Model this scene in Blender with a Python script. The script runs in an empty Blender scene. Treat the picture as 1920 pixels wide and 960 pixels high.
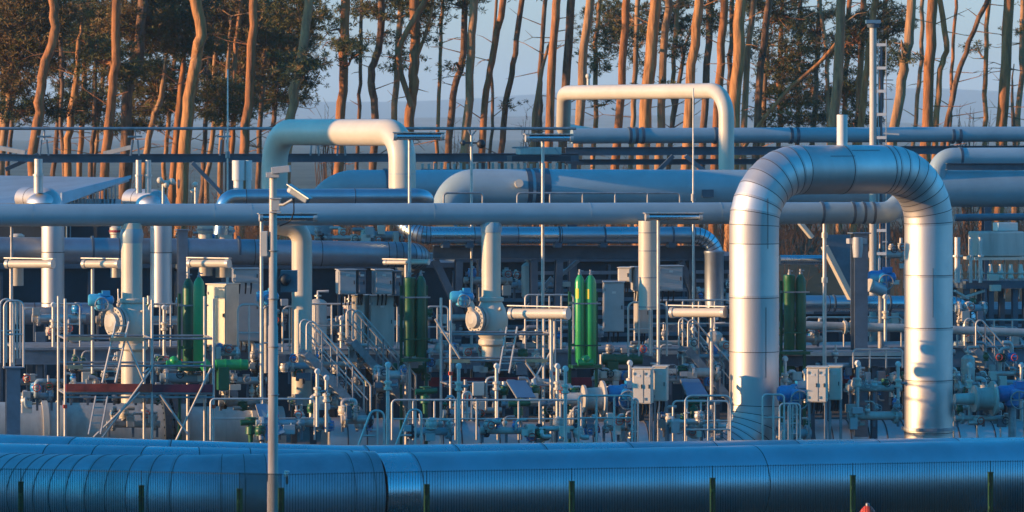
import bpy, math, random
from mathutils import Vector, Matrix
random.seed(7)
C = bpy.context.scene.collection
scn = bpy.context.scene
RAD = math.radians
# ------------------------------------------------------------------ camera, light, exposure
F = 8000.0; ZC = 9.0; HV = 240.0            # focal length and horizon row on a 1920 px wide picture
cam = bpy.data.cameras.new('camera'); cam.sensor_width = 36; cam.lens = 36*F/1920
cam.shift_y = -(480-HV)/1920; cam.clip_end = 20000; cam.clip_start = 1
co = bpy.data.objects.new('camera', cam); C.objects.link(co)
co.location = (0, 0, ZC); co.rotation_euler = (RAD(90), 0, 0); scn.camera = co
cam.dof.use_dof = True; cam.dof.focus_distance = 111; cam.dof.aperture_fstop = 3.2
SUN_EL = 8.5; SUN_PHI = 76.0                 # elevation; degrees left of straight-behind-the-camera
sd = Vector((-math.sin(RAD(SUN_PHI))*math.cos(RAD(SUN_EL)), -math.cos(RAD(SUN_PHI))*math.cos(RAD(SUN_EL)), math.sin(RAD(SUN_EL))))
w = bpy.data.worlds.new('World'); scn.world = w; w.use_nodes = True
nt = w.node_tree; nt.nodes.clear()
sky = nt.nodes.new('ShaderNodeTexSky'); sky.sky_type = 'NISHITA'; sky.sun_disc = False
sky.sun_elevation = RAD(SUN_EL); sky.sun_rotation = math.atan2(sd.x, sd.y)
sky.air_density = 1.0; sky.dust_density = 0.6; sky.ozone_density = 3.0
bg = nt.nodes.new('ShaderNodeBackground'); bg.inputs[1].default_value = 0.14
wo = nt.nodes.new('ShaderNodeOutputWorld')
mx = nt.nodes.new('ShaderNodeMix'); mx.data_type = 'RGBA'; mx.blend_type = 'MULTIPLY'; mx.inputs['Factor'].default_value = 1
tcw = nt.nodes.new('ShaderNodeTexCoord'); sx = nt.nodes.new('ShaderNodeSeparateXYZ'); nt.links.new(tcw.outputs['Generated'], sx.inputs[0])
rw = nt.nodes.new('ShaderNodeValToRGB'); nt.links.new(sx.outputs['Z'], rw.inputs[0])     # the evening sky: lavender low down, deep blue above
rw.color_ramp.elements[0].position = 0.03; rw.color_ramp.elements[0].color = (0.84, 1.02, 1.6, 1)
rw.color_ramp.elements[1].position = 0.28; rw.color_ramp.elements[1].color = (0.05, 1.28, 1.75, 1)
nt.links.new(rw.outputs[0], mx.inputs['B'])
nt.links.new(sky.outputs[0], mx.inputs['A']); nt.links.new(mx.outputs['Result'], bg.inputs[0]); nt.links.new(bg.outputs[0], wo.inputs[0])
sl = bpy.data.lights.new('sun', 'SUN'); sl.energy = 5.0; sl.angle = RAD(0.5); sl.color = (1.0, 0.59, 0.28)
so = bpy.data.objects.new('sun', sl); C.objects.link(so); so.location = sd*200+Vector((0, 0, 50))
so.rotation_euler = sd.to_track_quat('Z', 'Y').to_euler()
scn.view_settings.view_transform = 'Standard'; scn.view_settings.look = 'None'
scn.view_settings.exposure = 0.85; scn.view_settings.gamma = 1
scn.render.resolution_x = 1024; scn.render.resolution_y = 512

# ------------------------------------------------------------------ pixel -> world helpers
SL = math.tan(RAD(12))                       # the plant's long pipes recede to the right by 12 degrees
def P(px, py, Y): return Vector(((px-960)*Y/F, Y, ZC-(py-HV)*Y/F))
def YL(px, Y0): return Y0/(1-SL*(px-960)/F)
def L(px, py, Y0): return P(px, py, YL(px, Y0))
def m(pxl, Y): return pxl*Y/F                # pixels -> metres at that distance
AX = Vector((math.cos(RAD(12)), math.sin(RAD(12)), 0))   # plant's long direction
AY = Vector((-math.sin(RAD(12)), math.cos(RAD(12)), 0))  # across, away from the camera
UP = Vector((0, 0, 1))
ROT = Matrix.Rotation(RAD(12), 3, 'Z')

# ------------------------------------------------------------------ materials
MATS = {}
def mat(name, col, rough=0.5, metal=0.0, amt=0.15, scale=1.5, bump=0.0, col2=None, streak=False, bscale=25, spec=0.5, patch=None):
    M = bpy.data.materials.new(name); M.use_nodes = True; n = M.node_tree; b = n.nodes['Principled BSDF']
    tc = n.nodes.new('ShaderNodeTexCoord'); mp = n.nodes.new('ShaderNodeMapping')
    n.links.new(tc.outputs['Object'], mp.inputs[0])
    if streak: mp.inputs['Scale'].default_value = (1, 1, 0.15)
    nz = n.nodes.new('ShaderNodeTexNoise'); nz.inputs['Scale'].default_value = scale; nz.inputs['Detail'].default_value = 6
    nz.inputs['Roughness'].default_value = 0.65
    n.links.new(mp.outputs[0], nz.inputs['Vector'])
    rp = n.nodes.new('ShaderNodeValToRGB'); n.links.new(nz.outputs['Fac'], rp.inputs[0])
    c2 = col2 if col2 else tuple(max(0, c*(1-amt*2)) for c in col)
    rp.color_ramp.elements[0].position = 0.32; rp.color_ramp.elements[0].color = (*c2, 1)
    rp.color_ramp.elements[1].position = 0.66; rp.color_ramp.elements[1].color = (*col, 1)
    n.links.new(rp.outputs[0], b.inputs['Base Color'])
    b.inputs['Metallic'].default_value = metal
    b.inputs['Specular IOR Level'].default_value = spec
    mr = n.nodes.new('ShaderNodeMapRange'); mr.inputs['To Min'].default_value = min(1, rough*1.3); mr.inputs['To Max'].default_value = rough*0.8
    n.links.new(nz.outputs['Fac'], mr.inputs[0]); n.links.new(mr.outputs[0], b.inputs['Roughness'])
    if bump:
        n2 = n.nodes.new('ShaderNodeTexNoise'); n2.inputs['Scale'].default_value = bscale; n2.inputs['Detail'].default_value = 4
        n.links.new(mp.outputs[0], n2.inputs['Vector'])
        bp = n.nodes.new('ShaderNodeBump'); bp.inputs['Strength'].default_value = bump; bp.inputs['Distance'].default_value = 0.05
        n.links.new(n2.outputs['Fac'], bp.inputs['Height']); n.links.new(bp.outputs[0], b.inputs['Normal'])
    MATS[name] = M; return M
BEIGE = mat('cream_paint', (0.56, 0.50, 0.40), 0.38, 0, 0.07, 1.2, 0.02)
BEIGE2 = mat('weathered_cream_paint', (0.50, 0.47, 0.41), 0.5, 0, 0.22, 1.6, 0.04, streak=True)
GREYP = mat('shade_blue_grey_pipe_paint', (0.30, 0.39, 0.42), 0.35, 0, 0.10, 0.8, 0.02)  # grey with the blue of the shade mixed into the paint colour
DGREYP = mat('dark_pipe_paint', (0.17, 0.20, 0.23), 0.4, 0, 0.15, 1.0, 0.02)
ALU = mat('aluminium_cladding', (0.64, 0.61, 0.58), 0.52, 1.0, 0.07, 0.7, 0.07, bscale=2.2)
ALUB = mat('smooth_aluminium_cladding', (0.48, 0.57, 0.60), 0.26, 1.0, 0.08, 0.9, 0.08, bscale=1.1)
ALUD = mat('dull_cladding', (0.36, 0.40, 0.44), 0.45, 0.85, 0.15, 0.9, 0.05, bscale=3)
ALU2 = mat('aluminium_cladding_aged', (0.55, 0.52, 0.50), 0.56, 1.0, 0.09, 0.9, 0.08, bscale=1.6, streak=True)
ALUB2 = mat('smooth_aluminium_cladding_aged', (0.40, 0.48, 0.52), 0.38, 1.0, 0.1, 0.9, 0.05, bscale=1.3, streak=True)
ALUD2 = mat('dull_cladding_aged', (0.31, 0.35, 0.38), 0.5, 0.85, 0.15, 1.1, 0.08, bscale=2)
ALT = {'aluminium_cladding': ALU2, 'smooth_aluminium_cladding': ALUB2, 'dull_cladding': ALUD2}
SEAM = mat('seam_shadow_gap', (0.09, 0.085, 0.085), 0.6, 0.4)
GALV = mat('galvanised_steel', (0.33, 0.33, 0.33), 0.5, 0.35, 0.2, 4)
GALVB = mat('bright_galvanised_steel', (0.55, 0.52, 0.47), 0.42, 0.35, 0.12, 4)
MASTM = mat('weathered_zinc', (0.52, 0.46, 0.38), 0.5, 0.1, 0.25, 3, streak=True)
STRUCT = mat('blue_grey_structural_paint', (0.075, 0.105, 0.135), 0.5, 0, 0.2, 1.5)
STRUCT2 = mat('grey_structural_paint', (0.16, 0.19, 0.22), 0.5, 0, 0.2, 1.5)
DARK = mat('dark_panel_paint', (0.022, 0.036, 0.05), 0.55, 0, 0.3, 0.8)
BLACK = mat('black_rubber', (0.012, 0.012, 0.014), 0.5)
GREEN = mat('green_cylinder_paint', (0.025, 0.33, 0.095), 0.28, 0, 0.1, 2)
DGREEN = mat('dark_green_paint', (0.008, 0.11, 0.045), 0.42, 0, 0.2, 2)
YELLOW = mat('yellow_label', (0.75, 0.62, 0.04), 0.5)
BLUE = mat('blue_actuator_paint', (0.015, 0.22, 0.48), 0.3, 0, 0.15, 4)
LBLUE = mat('light_blue_actuator_paint', (0.05, 0.36, 0.60), 0.35, 0, 0.15, 4)
CAB = mat('cream_cabinet_paint', (0.62, 0.56, 0.46), 0.42, 0, 0.08, 2)
CABG = mat('grey_cabinet_paint', (0.42, 0.42, 0.41), 0.4, 0, 0.08, 2)
STAIN = mat('stainless_cabinet', (0.72, 0.66, 0.55), 0.3, 0.8, 0.15, 1.2)
RED = mat('red_toe_board', (0.75, 0.075, 0.03), 0.55, 0, 0.3, 2.5)
MAROON = mat('maroon_paint', (0.28, 0.02, 0.04), 0.55, 0, 0.3, 2)
WHITE = mat('white_plastic', (0.62, 0.60, 0.55), 0.4, 0, 0.05, 3)
PLATE = mat('blue_plate', (0.10, 0.21, 0.31), 0.35, 0.2, 0.1, 2)
ROOF = mat('metal_roof', (0.32, 0.38, 0.42), 0.4, 0.3, 0.12, 0.8)
FENCE = mat('green_fence_paint', (0.007, 0.025, 0.018), 0.7, 0, 0.15, 5, spec=0.15)
FPOST = mat('green_fence_post_paint', (0.03, 0.10, 0.025), 0.45, 0, 0.3, 6)
WOOD = mat('scaffold_board', (0.50, 0.36, 0.20), 0.7, 0, 0.2, 3)
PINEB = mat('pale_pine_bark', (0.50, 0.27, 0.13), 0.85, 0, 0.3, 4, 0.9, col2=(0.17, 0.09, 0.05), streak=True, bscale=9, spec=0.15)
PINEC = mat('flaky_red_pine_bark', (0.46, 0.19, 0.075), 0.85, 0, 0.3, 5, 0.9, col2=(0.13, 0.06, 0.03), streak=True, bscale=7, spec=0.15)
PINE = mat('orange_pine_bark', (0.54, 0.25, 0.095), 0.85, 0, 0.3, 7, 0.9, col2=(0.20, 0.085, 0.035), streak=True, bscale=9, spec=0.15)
PINED = mat('shaded_grey_brown_pine_bark', (0.30, 0.155, 0.085), 0.9, 0, 0.3, 7, 0.9, col2=(0.055, 0.035, 0.025), streak=True, bscale=9, spec=0.15)  # darker bark: shade of trunks out of the sun put into the colour
NEEDLE = mat('lit_olive_pine_needles', (0.19, 0.155, 0.04), 0.6, 0, 0.3, 0.8, col2=(0.03, 0.045, 0.018), spec=0.2)
NEEDLEB = mat('shade_dark_pine_needles', (0.055, 0.075, 0.030), 0.6, 0, 0.3, 0.8, col2=(0.012, 0.028, 0.018), spec=0.2)  # needle copies carry sunlit and shaded tones in their colour
NEEDLEC = mat('lit_brown_pine_needles', (0.27, 0.155, 0.05), 0.6, 0, 0.3, 0.8, col2=(0.055, 0.045, 0.018), spec=0.2)
TWIG = mat('brown_twigs', (0.17, 0.10, 0.065), 0.9, 0, 0.3, 1, spec=0.1)
GRASS = mat('dry_grassland', (0.15, 0.14, 0.09), 0.95, 0, 0.3, 0.05, 0.1, spec=0.1)
SOIL = mat('ground_soil', (0.085, 0.075, 0.05), 0.95, 0, 0.3, 0.25, 0.3, col2=(0.04, 0.05, 0.03), spec=0.1)
GRAVEL = mat('gravel', (0.07, 0.07, 0.065), 0.95, 0, 0.25, 3, 0.4)
HILLM = mat('wooded_hill', (0.055, 0.065, 0.045), 0.95, 0, 0.3, 0.01, col2=(0.03, 0.045, 0.03), spec=0.1)
FIELD = mat('bare_field', (0.30, 0.22, 0.17), 0.95, 0, 0.3, 0.02, col2=(0.14, 0.13, 0.07), spec=0.1)

# ------------------------------------------------------------------ mesh builder
class MB:
    def __init__(s): s.v = []; s.f = []; s.mi = []; s.sm = []
    def face(s, idx, mi=0, sm=False): s.f.append(idx); s.mi.append(mi); s.sm.append(sm)
    def obox(s, c, sx, sy, sz, R=None, mi=0):
        c = Vector(c); b = len(s.v)
        for x in (-.5, .5):
            for y in (-.5, .5):
                for z in (-.5, .5):
                    p = Vector((x*sx, y*sy, z*sz))
                    if R is not None: p = R @ p
                    s.v.append(c+p)
        for q in ((0,1,3,2),(4,6,7,5),(0,4,5,1),(2,3,7,6),(0,2,6,4),(1,5,7,3)):
            s.face([b+i for i in q], mi)
    def bar(s, p0, p1, wd, ht, mi=0, up=UP):
        p0 = Vector(p0); p1 = Vector(p1); d = p1-p0; l = d.length
        if l < 1e-6: return
        x = d/l; u = Vector(up)
        if abs(x.dot(u)) > 0.98: u = AY
        y = u.cross(x).normalized(); z = x.cross(y)
        s.obox((p0+p1)/2, l, wd, ht, Matrix((x, y, z)).transposed(), mi)
    def ibeam(s, p0, p1, h, wd, t=0.02, mi=0):
        p0 = Vector(p0); p1 = Vector(p1); x = (p1-p0).normalized(); u = UP
        if abs(x.dot(u)) > 0.9: u = AY
        y = u.cross(x).normalized(); z = x.cross(y)
        for k in (-1, 1): s.bar(p0+z*k*(h-t)/2, p1+z*k*(h-t)/2, wd, t, mi, u)
        s.bar(p0, p1, t, h-2*t-0.002, mi, u)
    def rings(s, st, seg=12, caps=True, smooth=True):
        # st: list of (pos, tangent, radius, material of band after it)
        t0 = st[0][1]; ref = UP if abs(t0.dot(UP)) < 0.9 else AX
        n = (ref-t0*ref.dot(t0)).normalized(); prev = None; idx = []
        for (p, t, r, mi) in st:
            n = (n-t*n.dot(t))
            n = n.normalized() if n.length > 1e-6 else t.orthogonal().normalized()
            b = t.cross(n); o = len(s.v); idx.append(o)
            for k in range(seg):
                a = 2*math.pi*k/seg
                s.v.append(p+(n*math.cos(a)+b*math.sin(a))*r)
        for i in range(len(st)-1):
            a, b2 = idx[i], idx[i+1]
            for k in range(seg):
                k2 = (k+1) % seg
                s.face([a+k, a+k2, b2+k2, b2+k], st[i][3], smooth)
        if caps:
            for i, rev in ((0, True), (-1, False)):
                o = len(s.v); vs = [s.v[idx[i]+k].copy() for k in range(seg)]; s.v += vs
                q = [o+k for k in range(seg)]
                s.face(q[::-1] if rev else q, st[i][3] if i == 0 else st[-2][3])
    def tube(s, pts, r, seg=10, caps=True, mi=0, R=0, n=6):
        pts = [Vector(p) for p in pts]
        if R: pts = fillet(pts, R, n)
        rr = r if isinstance(r, (list, tuple)) else [r]*len(pts)
        st = []
        for i, p in enumerate(pts):
            if i == 0: t = pts[1]-p
            elif i == len(pts)-1: t = p-pts[i-1]
            else: t = (pts[i+1]-p).normalized()+(p-pts[i-1]).normalized()
            if t.length < 1e-6: t = UP.copy()
            st.append((p, t.normalized(), rr[i], mi))
        s.rings(st, seg, caps)
    def lathe(s, p, axis, prof, seg=16, mi=0, caps=True):
        # prof: (distance along axis, radius)
        axis = Vector(axis).normalized(); p = Vector(p)
        st = [(p+axis*d, axis, max(r, 0.001), mi) for d, r in prof]; run = [st[0]]; pa = None
        for i in range(1, len(st)):
            dd = prof[i][0]-prof[i-1][0]; dr = prof[i][1]-prof[i-1][1]
            if abs(dd)+abs(dr) < 1e-6: continue
            a = math.atan2(dr, dd)
            if pa is not None and abs(a-pa) > 0.62: s.rings(run, seg, False, True); run = [st[i-1]]
            run.append(st[i]); pa = a
        s.rings(run, seg, False, True)
        if caps:
            s.rings([(st[0][0], -axis, st[0][2], mi), (st[0][0]+axis*.0005, -axis, st[0][2]*.999, mi)], seg, True, False)
            s.rings([(st[-1][0]-axis*.0005, axis, st[-1][2]*.999, mi), (st[-1][0], axis, st[-1][2], mi)], seg, True, False)
    def cyl(s, p0, p1, r, seg=12, mi=0): s.tube([p0, p1], r, seg, True, mi)
    def flange(s, p, ax, r, t=0.05, seg=18, mi=0, bolts=0):
        ax = Vector(ax).normalized(); p = Vector(p)
        s.rings([(p-ax*t/2, ax, r, mi), (p+ax*t/2, ax, r, mi)], seg, True, False)
        if bolts:
            u = ax.orthogonal().normalized(); v = ax.cross(u)
            for k in range(bolts):
                a = 2*math.pi*k/bolts; q = p+(u*math.cos(a)+v*math.sin(a))*r*0.84
                s.rings([(q-ax*(t/2+.03), ax, .022, mi), (q+ax*(t/2+.03), ax, .022, mi)], 6, True, False)
    def torus(s, c, ax, R, r, seg=18, mi=0):
        ax = Vector(ax).normalized(); u = ax.orthogonal().normalized(); v = ax.cross(u)
        pts = [Vector(c)+(u*math.cos(2*math.pi*k/seg)+v*math.sin(2*math.pi*k/seg))*R for k in range(seg+1)]
        s.tube(pts, r, 6, False, mi)
    def ball(s, c, r, ax=UP, sq=1.0, seg=12, mi=0):
        s.lathe(Vector(c), ax, [(math.sin(a)*r*sq, math.cos(a)*r) for a in [RAD(-90+i*22.5) for i in range(9)]], seg, mi, False)
    def build(s, name, mats, parent=None, origin=None, bevel=0):
        if not isinstance(mats, (list, tuple)): mats = [mats]
        if origin is None: origin = parent['_o'] if parent is not None else (0, 0, 0)
        o0 = Vector(origin)
        me = bpy.data.meshes.new(name)
        me.from_pydata([tuple(v-o0) for v in s.v], [], s.f)
        for x in mats: me.materials.append(x)
        me.polygons.foreach_set('material_index', s.mi); me.polygons.foreach_set('use_smooth', s.sm)
        me.update()
        ob = bpy.data.objects.new(name, me); C.objects.link(ob)
        if parent is not None: ob.parent = parent; ob['_o'] = tuple(o0)
        else: ob.location = o0; ob['_o'] = tuple(o0)
        if bevel:
            b = ob.modifiers.new('bevel', 'BEVEL'); b.width = bevel; b.segments = 2
        return ob
def fillet(pts, R, n=6):
    out = [pts[0]]
    for i in range(1, len(pts)-1):
        a, b, c = pts[i-1], pts[i], pts[i+1]
        d1 = (a-b); d2 = (c-b); l1, l2 = d1.length, d2.length; d1 /= l1; d2 /= l2
        ang = math.acos(max(-1, min(1, d1.dot(d2))))
        if ang > 3.05 or ang < 0.05: out.append(b); continue
        t = min(R/math.tan(ang/2), l1*0.495, l2*0.495); Re = t*math.tan(ang/2)
        cen = b+(d1+d2).normalized()*(Re/math.sin(ang/2))
        v1 = (b+d1*t)-cen; v2 = (b+d2*t)-cen; th = v1.angle(v2)
        for k in range(n+1):
            f = k/n
            out.append(cen+(v1*math.sin((1-f)*th)+v2*math.sin(f*th))/math.sin(th))
    out.append(pts[-1]); return out
CR = random.Random(11)
def clad(mb, pts, r, R=0, seg=24, step=0.9, bstep=None, n=8, sw=0.022, sh=0.006, mi=0, smi=1, ends=True):
    """clad pipe along a filleted line: sheets of slightly differing metal, a thin dark joint every `step` metres, mitred bends"""
    pts = [Vector(p) for p in pts]; c = fillet(pts, R, n) if R else pts
    tan = []
    for i in range(len(c)):
        a = (c[i]-c[i-1]).normalized() if i else None; b = (c[i+1]-c[i]).normalized() if i < len(c)-1 else None
        tan.append(((a or b)+(b or a)).normalized())
    def joint(p, t):
        if seg >= 40: mb.rings([(p+t*sw*.5, t, r+sh*.6, 2), (p+t*(sw*.5+.055), t, r+sh*.6, 2)], seg, True, False)
        mb.rings([(p-t*sw/2, t, r+sh, smi), (p+t*sw/2, t, r+sh, smi)], seg, True, False)
    acc = step*0.5; cur = [(c[0], tan[0], r, CR.choice((0, 2)))]
    def close(p, t, q=1.0):
        nonlocal cur
        k = cur[0][3]; mb.rings([(a, b, rr, k) for a, b, rr, _ in cur]+[(p, t, r*q, k)], seg, ends); cur = [(p, t, r, CR.choice((0, 2)))]
    for i in range(len(c)-1):
        d = c[i+1]-c[i]; l = d.length
        if l < 1e-5: continue
        t = d/l
        if i:
            if bstep and tan[i].dot(t) < 0.99999: close(c[i], tan[i], 1.005); joint(c[i], tan[i]); acc = step
            else: cur.append((c[i], tan[i], r, 0))
        s = acc
        while s < l-0.06:
            if s > 0.06: close(c[i]+t*s, t); joint(c[i]+t*s, t)
            s += step
        acc = s-l
    close(c[-1], tan[-1])
# ------------------------------------------------------------------ things
LABELS = {}
def tag(o, label, cat, group=None):
    k = label
    if k in LABELS: print('DUPLICATE LABEL', label)
    LABELS[k] = o
    o['label'] = label; o['category'] = cat
    if group: o['group'] = group
    return o
def thing(name, label, cat, loc, group=None):
    o = bpy.data.objects.new(name, None); C.objects.link(o); o.location = Vector(loc); o['_o'] = tuple(loc)
    o.empty_display_size = 0.3
    return tag(o, label, cat, group)
def structure(o): o['kind'] = 'structure'; return o
def stuff(o): o['kind'] = 'stuff'; return o
def ground(p): return Vector((p[0], p[1], 0))
LM = [(12, 'the left edge of the plant'), (123, 'the scaffold\'s leftmost standard'), (247, 'the left beige riser'), (365, 'the left green cylinders'), (420, 'the stainless cabinet'),
      (515, 'the camera mast'), (566, 'the elbowed beige riser'), (660, 'the upper stairs'), (705, 'the grey lockers'), (778, 'the dark green cylinders'), (920, 'the middle beige riser'),
      (1018, 'the white lamp beam'), (1100, 'the bright green cylinders'), (1155, 'the brown locker'), (1225, 'the paired cream cabinets'), (1310, 'the right lamp beam'),
      (1415, 'the big silver loop\'s left leg'), (1490, 'the green cylinders inside the silver loop'), (1550, 'the cream cabinet inside the silver loop'), (1612, 'the grey steel column'), (1740, 'the big silver loop\'s right leg'), (1850, 'the right edge machinery')]
def where(desc, px, py=0):
    ds = sorted(LM, key=lambda a: abs(a[0]-px)); tries = []
    for a in ds[:4]:
        tries.append(('in line with ' if abs(a[0]-px) < 12 else 'just left of ' if px < a[0] else 'just right of ')+a[1])
    lo = [a for a in LM if a[0] <= px]; hi = [a for a in LM if a[0] > px]
    if lo and hi: tries.insert(1, 'between %s and %s' % (lo[-1][1], hi[0][1]))
    for t in tries:
        l = desc+' '+t
        if l not in LABELS and len(l.split()) <= 16: return l
    for q in ('smaller ', 'duller ', 'thinner ', 'plainer '):
        l = q+desc+' '+tries[0]
        if l not in LABELS: return l
    return desc+' '+tries[-1]+' too'
#=====SETTING
# ---- ground
def slab(name, x0, x1, y0, y1, z, M, kind='structure'):
    mb = MB(); mb.v += [Vector((x0, y0, z)), Vector((x1, y0, z)), Vector((x1, y1, z)), Vector((x0, y1, z))]; mb.face([0, 1, 2, 3])
    o = mb.build(name, M); o['kind'] = kind; return o
slab('ground', -9000, 9000, -2000, 12000, 0, GRASS)
slab('gravel_yard', -45, 50, 78, 137, 0.004, GRAVEL)
slab('verge', -300, 300, 5, 77.9, 0.004, mat('dark_verge_grass', (0.022, 0.035, 0.014), 0.95, 0, 0.3, 0.5, 0.3, spec=0.1))
def terrain(name, M, fn, x0, x1, nx, y0, y1, ny):
    mb = MB()
    for j in range(ny+1):
        for i in range(nx+1):
            x = x0+(x1-x0)*i/nx; y = y0+(y1-y0)*j/ny; mb.v.append(Vector((x, y, fn(x, y))))
    for j in range(ny):
        for i in range(nx):
            a = j*(nx+1)+i; mb.face([a, a+1, a+nx+2, a+nx+1], 0, True)
    return structure(mb.build(name, M))
def smooth(a, b, x): t = max(0, min(1, (x-a)/(b-a))); return t*t*(3-2*t)
def bank(x, y):
    return -0.3+4.6*smooth(141, 152, y)*(1-smooth(185, 260, y)*0.95)+0.25*math.sin(x*.3+y*.21)+0.15*math.sin(x*1.1)*math.sin(y*.7)
terrain('forest_bank', SOIL, bank, -60, 60, 90, 138, 262, 60)
ff = MB(); fr = random.Random(5)                         # the wood behind the photographer
for k in range(900):
    c = Vector((fr.uniform(-260, 260), fr.uniform(-95, -45), 0)); hh = fr.uniform(17, 25); r0 = fr.uniform(3, 5)
    o = len(ff.v); ff.v += [c+Vector((math.cos(a)*r0*fr.uniform(.7, 1.2), math.sin(a)*r0, z*hh)) for z, q in ((.12, 1), (.6, 1)) for a in (0, 1.26, 2.5, 3.8, 5)]+[c+Vector((0, 0, hh))]
    for i in range(5): ff.face([o+i, o+(i+1)%5, o+5+(i+1)%5, o+5+i]); ff.face([o+5+i, o+5+(i+1)%5, o+10])
stuff(ff.build('forest', NEEDLEB))
def hill(x, y): x /= 2; y /= 2; return 86*smooth(3300, 4200, y)*(0.72+0.16*math.sin(x*.0021+1)+0.09*math.sin(x*.0057)+0.04*math.sin(x*.019))+4*math.sin(x*.004)*smooth(2000, 3000, y)-1
terrain('far_hills', HILLM, hill, -5000, 5000, 200, 5200, 10000, 24)
def hill2(x, y): x /= 2; y /= 2; return 24*smooth(1500, 2000, y)*(0.6+0.3*math.sin(x*.006+2)+0.12*math.sin(x*.017))*(1-smooth(2100, 2500, y))-1
terrain('near_fields', FIELD, hill2, -1800, 1800, 140, 2900, 5100, 24)
hz = MB(); hz.obox((0, 4900, 64), 11000, 10600, 131)
HZ = bpy.data.materials.new('haze_air'); HZ.use_nodes = True; n = HZ.node_tree; n.nodes.clear()
pv = n.nodes.new('ShaderNodeVolumePrincipled'); pv.inputs['Density'].default_value = 0.00016; pv.inputs['Color'].default_value = (0.55, 0.80, 1.0, 1); pv.inputs['Anisotropy'].default_value = 0.0
oo = n.nodes.new('ShaderNodeOutputMaterial'); n.links.new(pv.outputs[0], oo.inputs['Volume'])
ho = hz.build('haze', HZ, origin=(0, 4900, 64)); stuff(ho)
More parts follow.
